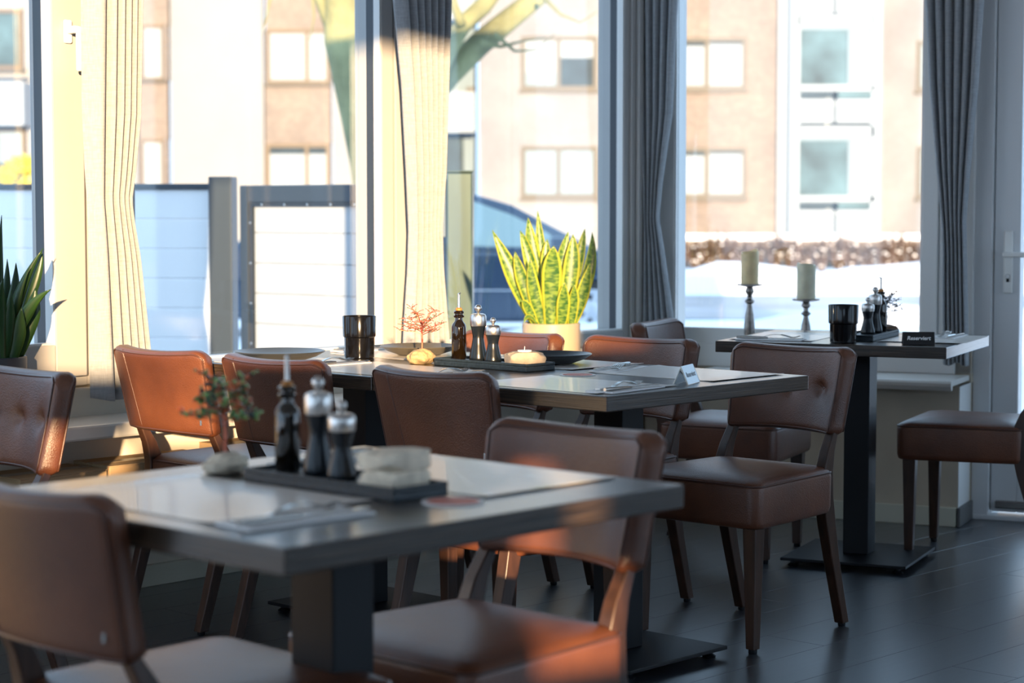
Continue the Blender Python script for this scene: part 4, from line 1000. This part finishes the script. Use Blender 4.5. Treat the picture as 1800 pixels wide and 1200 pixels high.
# shelf with cardboard boxes under the ledge
sh = empty('low_shelf', P(B1, 3.0, 5.08, 0), A1, 'low wooden shelf board fixed under the window ledge', 'shelf')
MB().cube(0, 1.75, -0.24, 0, 0.335, 0.355).build('board', M['card'], sh, bevel=0.002)
for xx in (0.15, 0.85, 1.55): MB().cube(xx, xx + 0.02, -0.20, 0, 0.25, 0.335).build('bracket', M['legwood'], sh)
def carton(r, l, w, d, h, lab, rz=0.0):
    root = empty('cardboard_box', P(B1, r, l, 0.3555), A1 + rz, lab, 'box', 'cartons under the ledge')
    MB().cube(-w / 2, w / 2, -d / 2, d / 2, 0, h).build('body', M['card'], root, bevel=0.003)
    for s in (-1, 1):
        MB().cube(-w / 2, w / 2, 0.002 if s > 0 else -d / 2, d / 2 if s > 0 else -0.002, h, h + 0.003).build('flap', M['card'], root)
    MB().cube(-w / 2 - 0.0006, w / 2 + 0.0006, -0.022, 0.022, h + 0.003, h + 0.0036).build('tape', M['tape'], root)
carton(3.25, 4.95, 0.30, 0.20, 0.062, 'flat cardboard box under the ledge beside the left chair', 0.03)
carton(3.62, 4.955, 0.40, 0.19, 0.068, 'long flat cardboard box behind the sunlit chair legs', -0.02)
carton(4.12, 4.95, 0.46, 0.20, 0.085, 'sunlit cardboard box between the two left chair backs')

# ================================================================== OUTSIDE
GZ = -0.20
def ground_noise(x, y): return 0.05 * math.sin(x * 0.7 + y * 0.3) + 0.04 * math.sin(y * 0.9 - x * 0.2)
g = MB()
def gf(u, v):
    y = 8.6 + (80 - 8.6) * v ** 1.6; x = -45 + 90 * u
    z = GZ + (0.05 * math.sin(x * 1.3 + y * 0.8) + 0.04 * math.sin(y * 1.7 - x * 0.4) if (y < 22 or 33 < y < 43) else 0.01)
    return (x, y, z - (0.0))
g.grid(gf, 70, 70); o = g.build('snowy_ground', M['snow'], None, 180); o['kind'] = 'structure'
g = MB(); g.cube(-45, 45, 24.5, 31.0, GZ - 0.02, GZ + 0.035); o = g.build('road', M['road']); o['kind'] = 'structure'
g = MB(); g.cube(-60, 60, -60, 100, GZ - 0.6, GZ - 0.45); o = g.build('earth', M['snow']); o['kind'] = 'structure'
# snow banks along the road
def bank(x0, x1, y, h, w, lab, seed):
    rnd = random.Random(seed); n = 40; mb = MB()
    def fn(u, v):
        x = x0 + (x1 - x0) * u; hh = h * (0.6 + 0.4 * math.sin(x * 1.3 + seed) * math.sin(x * 0.6)) * math.sin(PI * v) ** 0.8 * min(1, 6 * u, 6 * (1 - u))
        return (x, y - w / 2 + w * v, GZ - 0.02 + max(0, hh) + 0.03 * math.sin(x * 5 + v * 9))
    mb.grid(fn, n, 10); o = mb.build('snow_bank', M['snow'], None, 180); tag(o, lab, 'snow bank', 'ploughed snow banks')
bank(-1.5, 7.5, 20.2, 0.30, 2.0, 'ploughed snow bank nearest the right window', 1)
bank(1.5, 14, 23.0, 0.36, 1.6, 'low snow bank at the near edge of the road', 2)
bank(0, 22, 33.0, 0.6, 2.5, 'long snow bank along the far edge of the road', 3)
# fence and gate
def boards_fence(name, p0, p1, z0, z1, lab, cat, post0, post1, hb_=0.15, rail=0.028, framed=False):
    """board fence from p0 to p1"""
    d = (Vector(p1) - Vector(p0)); L = d.length; rz = math.atan2(d.y, d.x)
    root = empty(name, (p0[0], p0[1], 0), rz, lab, cat)
    pwx = 0.0
    if post0: MB().cube(-0.06, 0.06, -0.06, 0.06, z0, z1 + 0.035).build('post', M['fencemetal'], root, bevel=0.006)
    if post1: MB().cube(L - 0.06, L + 0.06, -0.06, 0.06, z0, z1 + 0.035).build('post', M['fencemetal'], root, bevel=0.006)
    x0 = 0.062; x1 = L - 0.062; top = z1
    if framed:
        w = 0.085
        for (a, c, za, zb_) in ((x0, x0 + w * 0.7, z0, z1), (x1 - w * 0.7, x1, z0, z1), (x0 + w * 0.7, x1 - w * 0.7, z1 - w, z1), (x0 + w * 0.7, x1 - w * 0.7, z0, z0 + w)):
            MB().cube(a, c, -0.035, 0.035, za, zb_).build('frame_bar', M['fencemetal'], root, bevel=0.006)
        x0 += w * 0.7; x1 -= w * 0.7; top = z1 - w
        # glazing strip and screws
        for (a, c, za, zb_) in ((x0, x0 + 0.028, z0 + w, top), (x0 + 0.028, x1, top - 0.02, top)):
            MB().cube(a, c, -0.028, -0.014, za, zb_).build('clamp_strip', M['gasket'], root)
        for i in range(7):
            MB().lathe([(0.0001, 0.0), (0.008, 0.0), (0.006, 0.005), (0.0001, 0.006)], 10).build('screw', M['steel'], root)
            s_ = root.children[-1]; s_.rotation_euler = (PI / 2, 0, 0); s_.location = (x0 + 0.014, -0.028, top - 0.10 - 0.2 * i)
        nx_ = int((x1 - x0) / 0.16)
        for i in range(nx_):
            MB().lathe([(0.0001, 0.0), (0.008, 0.0), (0.006, 0.005), (0.0001, 0.006)], 10).build('screw', M['steel'], root)
            s_ = root.children[-1]; s_.rotation_euler = (PI / 2, 0, 0); s_.location = (x0 + 0.10 + 0.16 * i, -0.028, top - 0.01)
    else:
        MB().cube(x0, x1, -0.03, 0.03, z1 - rail, z1).build('top_rail', M['fencemetal'], root, bevel=0.004); top = z1 - rail
    zz = top; me = None
    bmh = MB(); bmh.cube(x0, x1, -0.014, 0.014, 0.0, hb_ - 0.0004); me = bmh.mesh('board', M['gateplank_sundim'] if framed else M['fenceplank'])
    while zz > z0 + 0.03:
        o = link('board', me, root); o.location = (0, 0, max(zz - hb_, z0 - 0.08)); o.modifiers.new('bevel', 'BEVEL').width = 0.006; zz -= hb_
    return root
FY = 10.1
pA = at_y(392, 366, FY); pL = at_y(-160, 366, 10.3)
zt1 = at_y(310, 323, 10.15).z
boards_fence('board_fence', (pL.x, pL.y), (pA.x, pA.y), GZ - 0.05, zt1, 'pale horizontal board fence panel outside, left of the dark post', 'fence', True, True)
zt2 = at_y(420, 326, FY - 0.1).z
gd = Vector((math.cos(math.radians(40)), -math.sin(math.radians(40)), 0))
gp0 = Vector((pA.x, pA.y, 0)) + gd * 0.0 + Vector((0.075, -0.06, 0)); gp1 = gp0 + gd * 1.50
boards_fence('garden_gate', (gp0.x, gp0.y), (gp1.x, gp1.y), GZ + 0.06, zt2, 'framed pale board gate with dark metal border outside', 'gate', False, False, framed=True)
gq = at_y(809, 303, 8.95)
gpst = empty('gate_post', (gq.x, gq.y, GZ), math.radians(-2), 'green-grey square gate post outside with snow at its foot', 'post')
MB().cube(-0.058, 0.058, -0.058, 0.058, 0, gq.z - GZ).build('post_body', M['gatepost'], gpst, bevel=0.008)
MB().cube(-0.002, 0.003, -0.0605, -0.056, 0, gq.z - GZ - 0.01).build('seam_strip', M['gatepost'], gpst)
MB().cube(-0.062, 0.062, -0.062, 0.062, gq.z - GZ, gq.z - GZ + 0.008).build('cap', M['gatepost'], gpst, bevel=0.003)
MB().cube(-0.082, -0.060, -0.05, 0.05, gq.z - GZ - 0.29, gq.z - GZ - 0.03).build('hinge', M['fencemetal'], gpst, bevel=0.004)

# parked car
def make_car():
    X0, Y0, sc = 0.0, 0.0, 1.0
    root = empty('parked_car', (0, 21.2, GZ), 0, 'dark blue parked car behind the snake plant', 'car')
    z = lambda q: q - GZ
    body = [(-3.2, 0.03), (-3.25, 0.35), (-3.2, 0.72), (-2.95, 0.80), (1.02, 0.69), (1.35, 0.60), (1.60, 0.46), (1.70, 0.25), (1.68, 0.0), (1.30, -0.02), (1.22, 0.22), (1.03, 0.40), (0.72, 0.42), (0.50, 0.24), (0.44, -0.03), (-1.90, -0.03), (-1.96, 0.24), (-2.18, 0.42), (-2.50, 0.40), (-2.70, 0.22), (-2.76, 0.0)]
    b = MB(); b.prism([(x, z(q)) for x, q in body], 0.0, 1.75); b.build('body', M['carpaint'], root, bevel=0.05, seg=3)
    cab = [(-2.95, 0.78), (-2.62, 1.20), (-2.2, 1.33), (-1.3, 1.38), (-0.45, 1.345), (0.0, 1.215), (0.5, 0.95), (1.02, 0.68)]
    b = MB(); n = len(cab)
    lo = 0.02; vs_ = []
    for (x, q) in cab:
        t = (q - 0.7) / 0.7; vs_.append((x, 0.02 + 0.20 * t, z(q)))
    for (x, q) in cab:
        t = (q - 0.7) / 0.7; vs_.append((x, 1.73 - 0.20 * t, z(q)))
    b.add(vs_, [(i, i + 1, n + i + 1, n + i) for i in range(n - 1)] + [tuple(range(n))[::-1], tuple(range(n, 2 * n)), (0, n, 2 * n - 1, n - 1)])
    b.build('cabin', M['carpaint'], root, bevel=0.03, seg=3)
    def side_pane(pts, nm):
        q = []
        for (x, zz) in pts:
            t = (zz - 0.7) / 0.7; q.append((x, 0.012 + 0.20 * t, z(zz)))
        k = len(q); b = MB(); b.add(q + [(a, y + 0.012, c) for a, y, c in q], [tuple(range(k))[::-1], tuple(range(k, 2 * k))] + [(i, (i + 1) % k, k + (i + 1) % k, k + i) for i in range(k)]); b.build(nm, M['carglass'], root)
    side_pane([(-2.55, 0.83), (-2.35, 1.18), (-1.95, 1.26), (-1.62, 1.28), (-1.62, 0.80)], 'rear_window')
    side_pane([(-1.52, 0.80), (-1.52, 1.285), (-0.62, 1.275), (-0.62, 0.78)], 'side_window')
    side_pane([(-0.52, 0.78), (-0.52, 1.265), (-0.40, 1.25), (0.0, 1.11), (0.38, 0.92), (0.58, 0.76)], 'front_window')
    b = MB(); b.cube(0.40, 0.56, -0.16, 0.02, z(0.76), z(0.88)); b.build('wing_mirror', M['carpaint'], root, bevel=0.03, seg=3)
    b = MB(); b.cube(1.30, 1.62, -0.012, 0.3, z(0.40), z(0.54)); b.build('headlamp', M['rim'], root, bevel=0.03, seg=2)
    b = MB(); b.cube(-2.7, 1.0, -0.008, 0.01, z(0.305), z(0.318)); b.build('trim_strip', M['rim'], root)
    for wx in (0.86, -2.33):
        w = empty('wheel', (wx, 0.03, z(0.11)), 0); w.parent = root; w.rotation_euler = (PI / 2, 0, 0)
        MB().lathe([(0.20, -0.18), (0.28, -0.19), (0.31, -0.16), (0.31, -0.02), (0.28, 0.02), (0.215, 0.02), (0.20, -0.01)], 40).build('tyre', M['tyre'], w, 40)
        b = MB(); b.lathe([(0.0001, 0.012), (0.05, 0.014), (0.07, 0.004), (0.165, 0.004), (0.19, 0.018), (0.215, 0.016), (0.215, -0.02), (0.0001, -0.02)], 40); b.build('rim', M['rim'], w, 40)
        for k in range(7):
            a = 2 * PI * k / 7; b = MB(); c0 = Vector((0.125 * math.cos(a), 0.125 * math.sin(a), 0.006)); t = Vector((-math.sin(a), math.cos(a), 0)); rr = Vector((math.cos(a), math.sin(a), 0))
            q = [c0 - rr * 0.03 - t * 0.012, c0 - rr * 0.03 + t * 0.012, c0 + rr * 0.032 + t * 0.034, c0 + rr * 0.032 - t * 0.034]
            b.add(q + [v + Vector((0, 0, 0.004)) for v in q], [(3, 2, 1, 0), (4, 5, 6, 7), (0, 1, 5, 4), (1, 2, 6, 5), (2, 3, 7, 6), (3, 0, 4, 7)]); b.build('vent_hole', M['tyre'], w)
    return root
make_car()

# street tree
def tree():
    root = empty('street_tree', (-1.05, 16.0, GZ), 0, 'bare street tree with a forked mossy trunk catching yellow sun', 'tree')
    def q(x, y, dy=0.0): return at_y(x, y, 16.0 + dy) - Vector((-1.05, 16.0, GZ))
    b = MB(); s = 16.0 / FPX
    b.tube([Vector((0.02, 0, -0.1)), q(672, 500), q(664, 380), q(648, 280), q(630, 200), q(616, 130), q(606, 70), q(600, 0), q(588, -110), q(570, -260)], [0.24, 0.20, 0.175, 0.155, 0.145, 0.150, 0.165, 0.14, 0.12, 0.09], 18); b.build('trunk', M['bark'], root, 180)
    def br(pts, rad, nm='branch', dy=0.0): 
        b = MB(); b.tube([q(x, y, dy * i / max(1, len(pts) - 1)) for i, (x, y) in enumerate(pts)], rad, 12); b.build(nm, M['bark'], root, 180)
    br([(645, 265), (690, 235), (745, 185), (790, 130), (845, 75), (900, 30), (950, -10), (1010, -60), (1060, -130)], [0.12, 0.115, 0.11, 0.10, 0.10, 0.092, 0.08, 0.06, 0.04], dy=0.6)
    br([(760, 160), (790, 85), (812, 45), (850, 10), (890, -40), (920, -100)], [0.06, 0.07, 0.075, 0.075, 0.06, 0.03], dy=0.4)
    br([(606, 80), (630, 20), (655, -60), (690, -160)], [0.12, 0.11, 0.09, 0.06])
    br([(590, 60), (560, -10), (540, -90)], [0.07, 0.05, 0.03])
    br([(812, 45), (798, 10), (790, -40)], [0.04, 0.035, 0.02])
    br([(845, 75), (880, 82), (920, 72), (960, 66)], [0.025, 0.015, 0.008, 0.004], 'twig', 0.2)
    br([(870, 60), (905, 90), (940, 88), (975, 60)], [0.02, 0.012, 0.006, 0.003], 'twig', 0.2)
    br([(950, -10), (985, 25), (1020, 40), (1050, 20)], [0.02, 0.012, 0.006, 0.003], 'twig', -0.2)
    br([(490, -90), (480, -20), (470, 20), (462, 60)], [0.02, 0.014, 0.008, 0.003], 'twig'); br([(540, -90), (548, -20), (552, 30), (545, 70)], [0.02, 0.014, 0.008, 0.003], 'twig')
tree()

# apartment blocks
BYD = 51.0; SM = BYD / FPX
def bz(y): return at_y(900, y, BYD).z
def bxx(x): return (x - 900) * SM * 1.0
def bp(x, y, Y=BYD): return at_y(x, y, Y)
class Fac:
    def __init__(s, name, lab, Y):
        s.Y = Y; s.root = empty(name, (0, Y, GZ), 0, lab, 'building')
    def c(s, x, y): q = at_y(x, y, s.Y); return q.x, q.z - GZ
    def slab(s, nm, x0, x1, y0, y1, d0, d1, m, parent=None):
        a, zt_ = s.c(x0, y0); b_, zb_ = s.c(x1, y1); mb = MB(); mb.cube(min(a, b_), max(a, b_), d0, d1, min(zt_, zb_), max(zt_, zb_)); return mb.build(nm, m, parent or s.root)
    def window(s, x0, x1, y0, y1, split, fm, panes, fw=5, sill=True):
        """outer pixel box; split: mullion positions (0..1); panes: materials"""
        a, zt_ = s.c(x0, y0); b_, zb_ = s.c(x1, y1); w = fw * SM * s.Y / BYD
        mb = MB(); mb.ring(BX, a, b_, zb_, zt_, w, -0.03, 0.06)
        xs = [a + w] + [a + (b_ - a) * t for t in split] + [b_ - w]
        for t in split: mb.cube(a + (b_ - a) * t - w / 2, a + (b_ - a) * t + w / 2, -0.03, 0.06, zb_ + w, zt_ - w)
        f = mb.build('window', fm, s.root)
        for i, (p, q) in enumerate(zip(xs, xs[1:])):
            p2 = p + (w / 2 if i else 0); q2 = q - (w / 2 if i < len(xs) - 2 else 0)
            for (v0, v1, m) in panes[i]:
                MB().cube(p2, q2, 0.01, 0.03, zb_ + w + (zt_ - zb_ - 2 * w) * v0, zb_ + w + (zt_ - zb_ - 2 * w) * v1).build('pane', m, f)
        if sill: MB().cube(a - 0.05, b_ + 0.05, -0.10, 0.0, zb_ - 0.07, zb_).build('sill', M['winframe_dark'], f)
        return f
BL, DP, SH, TP = M['blind'], M['darkpane'], M['sheer'], M['tealpane']
GB = 478   # pixel row of the ground line at the facade
# block 1: cream with brick strips (left)
b1 = Fac('apartment_block', 'cream rendered apartment block with brick window strips, seen through the left windows', BYD)
def wall_with_holes(F, nm, x0, x1, y0, y1, holes, m):
    ys = sorted(set([y0, y1] + [h[2] for h in holes] + [h[3] for h in holes])); mb = MB()
    for ya, yb in zip(ys, ys[1:]):
        hs = sorted([(h[0], h[1]) for h in holes if h[2] <= (ya + yb) / 2 <= h[3]]); x = x0
        for (ha, hb2) in hs + [(x1, x1)]:
            if ha > x:
                a, zt_ = F.c(x, ya); b_, zb_ = F.c(ha, yb); mb.cube(a, b_, 0.0, 0.35, zb_, zt_)
            x = hb2
    return mb.build(nm, m, F.root)
ROW = [(-180, -60), (52, 148), (252, 347)]
h1 = []; 
for (ya, yb) in ((-145, -50), (52, 147), (253, 348)):
    h1.append((468, 580, ya, yb)); h1.append((240, 288, ya - 8, yb - 6))
wall_with_holes(b1, 'cream_wall', 60, 244, -260, GB, [h for h in h1 if False], M['render_cream'])
wall_with_holes(b1, 'brick_strip', 244, 296, -260, GB, [(248, 290, h[2], h[3]) for h in h1 if h[0] == 240], M['brick_red'])
wall_with_holes(b1, 'cream_wall', 296, 466, -260, GB, [], M['render_cream'])
wall_with_holes(b1, 'brick_strip', 466, 582, -260, GB, [h for h in h1 if h[0] == 468], M['brick_red'])
wall_with_holes(b1, 'cream_wall', 582, 770, -260, GB, [], M['render_cream'])
for (ya, yb) in ((-145, -50), (52, 147), (253, 348)):
    top = [(0, 0.86, BL), (0.86, 1, DP)] if ya > 200 else [(0, 1, BL)]
    b1.window(468, 580, ya, yb, [0.64], M['winframe_brown'], [top, top], 6)
    b1.window(248, 290, ya - 8, yb - 6, [], M['winframe_brown'], [[(0, 1, BL)]], 5)
# block 0: far left with balconies
b0 = Fac('apartment_block', 'white balconied building at the far left behind the dark plant', 47.0)
wall_with_holes(b0, 'wall', -260, 64, -260, GB + 8, [(-60, 42, 16, 122), (-60, 48, 225, 330)], M['render_cream'])
b0.window(-60, 42, 16, 122, [0.5], M['winframe_brown'], [[(0, 1, TP)], [(0, 1, TP)]], 7)
b0.window(-60, 48, 225, 330, [0.5], M['winframe_brown'], [[(0, 1, TP)], [(0.4, 1, SH), (0, 0.4, TP)]], 7)
b0.slab('balcony', -260, 58, 148, 222, -0.9, 0.0, M['balcony_white']); b0.slab('balcony', -260, 62, 345, 420, -0.9, 0.0, M['balcony_white'])
b0.slab('balcony_rail', -260, 58, 128, 134, -0.92, -0.86, M['winframe_dark'])
# block 2: cream brick middle, orange brick right, balcony tower
b2 = Fac('apartment_block', 'cream and orange brick apartment block with a glazed balcony tower', BYD)
rows2 = ((-128, -38), (64, 158), (257, 348))
hm = [(916, 1050, a, b) for a, b in rows2]
wall_with_holes(b2, 'cream_brick_wall', 842, 1130, -260, GB, hm, M['brick_cream'])
hr = [(1176, 1312, a + 2, b) for a, b in rows2]
wall_with_holes(b2, 'orange_brick_wall', 1130, 1392, -260, GB, hr, M['brick_red'])
wall_with_holes(b2, 'cream_brick_wall', 1536, 1900, -260, GB, [(1612, 1740, 72, 160), (1612, 1740, 258, 348)], M['brick_cream'])
for i, (a, b) in enumerate(rows2):
    if i == 2: pn = [[(0, 1, SH)], [(0, 1, SH)]]
    else: pn = [[(0.3, 1, BL), (0, 0.3, SH)], [(0.62, 1, BL), (0, 0.62, DP)]]
    b2.window(916, 1050, a, b, [0.49], M['winframe_dark'], pn, 7)
    b2.window(1176, 1312, a + 2, b, [0.49], M['winframe_dark'], [[(0, 0.9, BL), (0.9, 1, DP)], [(0, 0.94, BL), (0.94, 1, DP)]], 7)
for (a, b) in ((72, 160), (258, 348)): b2.window(1612, 1740, a, b, [0.5], M['winframe_dark'], [[(0, 1, SH)], [(0, 1, BL)]], 7)
b2.slab('downpipe', 1370, 1381, -260, GB, -0.18, -0.02, M['balcony_white'])
# balcony tower
b2.slab('tower_back', 1392, 1536, -260, GB, 0.3, 0.45, M['balcony_white'])
b2.slab('tower_side', 1388, 1398, -260, GB, -0.5, 0.3, M['balcony_white']); b2.slab('tower_side', 1531, 1538, -260, GB, -0.5, 0.3, M['balcony_white'])
for y0 in (-143, 47, 240):
    b2.slab('slab_band', 1398, 1531, y0 - 17, y0 + 2, -0.5, 0.3, M['balcony_white'])
    fr = b2.slab('glazing_bar', 1398, 1531, y0 + 2, y0 + 8, -0.45, -0.38, M['sheer'])
    b2.slab('balcony_glass', 1400, 1484, y0 + 8, y0 + 104, -0.42, -0.38, TP); b2.slab('balcony_glass', 1486, 1529, y0 + 8, y0 + 104, -0.42, -0.38, SH)
    b2.slab('hand_rail', 1398, 1531, y0 + 104, y0 + 115, -0.5, -0.4, M['balcony_white'])
    b2.slab('rail_slot', 1400, 1460, y0 + 116, y0 + 127, -0.44, -0.40, M['darkpane']); b2.slab('rail_slot', 1468, 1529, y0 + 116, y0 + 127, -0.44, -0.40, TP)
    b2.slab('balcony_panel', 1400, 1460, y0 + 129, y0 + 170, -0.48, -0.42, M['balcony_white']); b2.slab('balcony_panel', 1465, 1529, y0 + 129, y0 + 170, -0.48, -0.42, M['balcony_white'])
# recessed white stair block between 770 and 842
b3 = Fac('stair_tower', 'white recessed balcony stair block between the two apartment blocks', 52.5)
b3.slab('wall', 776, 838, -260, GB, 0.0, 0.3, M['sheer'])
for y0 in (-30, 165): 
    b3.slab('balcony', 778, 836, y0, y0 + 70, -1.0, 0.0, M['balcony_white']); b3.slab('dark_opening', 782, 815, y0 + 76, y0 + 150, -0.05, 0.0, DP); b3.slab('lamp', 820, 838, y0 - 12, y0 - 2, -0.1, 0.0, M['winframe_dark'])
# roofs
for (x0, x1, d) in ((60, 770, b1), (842, 1900, b2)): d.slab('roof', x0, x1, -285, -260, -0.6, 6.0, M['winframe_dark'])
# snow-capped garden wall and hedge
hw = empty('garden_wall', (0, 46.0, GZ), 0, 'low garden wall with a thick snow cap before the orange brick block', 'wall')
qa = at_y(1130, 411, 46.0); qb = at_y(2050, 424, 46.0)
MB().cube(qa.x, qb.x, -0.2, 0.2, 0, qb.z - GZ + 0.02).build('wall_body', M['brick_red'], hw)
MB().cube(qa.x, qb.x, -0.3, 0.3, qb.z - GZ + 0.02, qa.z - GZ).build('snow_cap', M['snow'], hw, bevel=0.04, seg=3)
def shrub(i, x, y, w, h, lab, m):
    rnd = random.Random(i); root = empty('hedge_shrub', (x, y, GZ), 0, lab, 'shrub', 'bare hedge shrubs')
    b = MB(); sn = MB()
    for k in range(70):
        a = rnd.uniform(0, 2 * PI); r = rnd.uniform(0, 0.35) * w; top = Vector((math.cos(a) * r * 1.5, math.sin(a) * r, h * rnd.uniform(0.55, 1.0)))
        p0 = Vector((math.cos(a) * r * 0.3, math.sin(a) * r * 0.3, 0)); b.tube([p0, (p0 + top) / 2 + Vector((rnd.uniform(-0.06, 0.06), 0, 0)), top], [0.02, 0.014, 0.006], 4)
        if k % 2 == 0:
            c = p0.lerp(top, rnd.uniform(0.15, 0.9)); s_ = rnd.uniform(0.014, 0.04)
            sn.lathe([(0.0001, -s_ * 0.5), (s_, -s_ * 0.2), (s_ * 0.8, s_ * 0.4), (0.0001, s_ * 0.6)], 7, c)
    b.build('twigs', m, root); sn.build('snow', M['snow'], root, 180)
NS = 22
for i in range(NS):
    q = at_y(1140 + (1720 - 1140) * i / (NS - 1), 430, 43.5)
    tn = ['leftmost', 'second', 'third', 'fourth', 'fifth', 'sixth', 'seventh', 'eighth', 'ninth', 'tenth', 'eleventh', 'twelfth', 'thirteenth', 'fourteenth', 'fifteenth', 'sixteenth', 'seventeenth', 'eighteenth', 'nineteenth', 'twentieth', 'twenty-first', 'rightmost'][i]
    shrub(100 + i, q.x, 43.5 + 0.2 * math.sin(i * 2.0), 0.5, 0.78 + 0.1 * math.sin(i * 1.7), tn + (' bare snowy hedge shrub from the left' if 0 < i < NS - 1 else ' bare snowy shrub of the hedge') + ' before the garden wall', M['hedge'])
# yellow shrub far left
q = at_y(38, 325, 40.0)
def leafy(i, x, y, z0, w, h, lab, m):
    rnd = random.Random(i); root = empty('yellow_shrub', (x, y, GZ), 0, lab, 'shrub'); b = MB(); st_ = MB()
    for k in range(500):
        d = Vector((rnd.gauss(0, 1), rnd.gauss(0, 1), rnd.gauss(0, 1))).normalized() * rnd.uniform(0.5, 1) ** 0.5
        c = Vector((d.x * w, d.y * w, z0 + d.z * h)); s_ = rnd.uniform(0.05, 0.10); t = Vector((rnd.uniform(-1, 1), rnd.uniform(-1, 1), rnd.uniform(-1, 1))).normalized(); u_ = t.orthogonal().normalized()
        b.add([c - t * s_, c + u_ * s_ * 0.5, c + t * s_, c - u_ * s_ * 0.5], [(0, 1, 2, 3)])
    o = b.build('foliage', m, root); o['kind'] = 'stuff'
    MB().tube([(0, 0, -0.05), (0, 0, z0)], [0.05, 0.03], 8).build('stem', M['bark'], root)
leafy(5, q.x, 40.0, 1.9, 0.45, 0.55, 'yellow-leaved shrub outside the far left window', M['yellowleaf'])
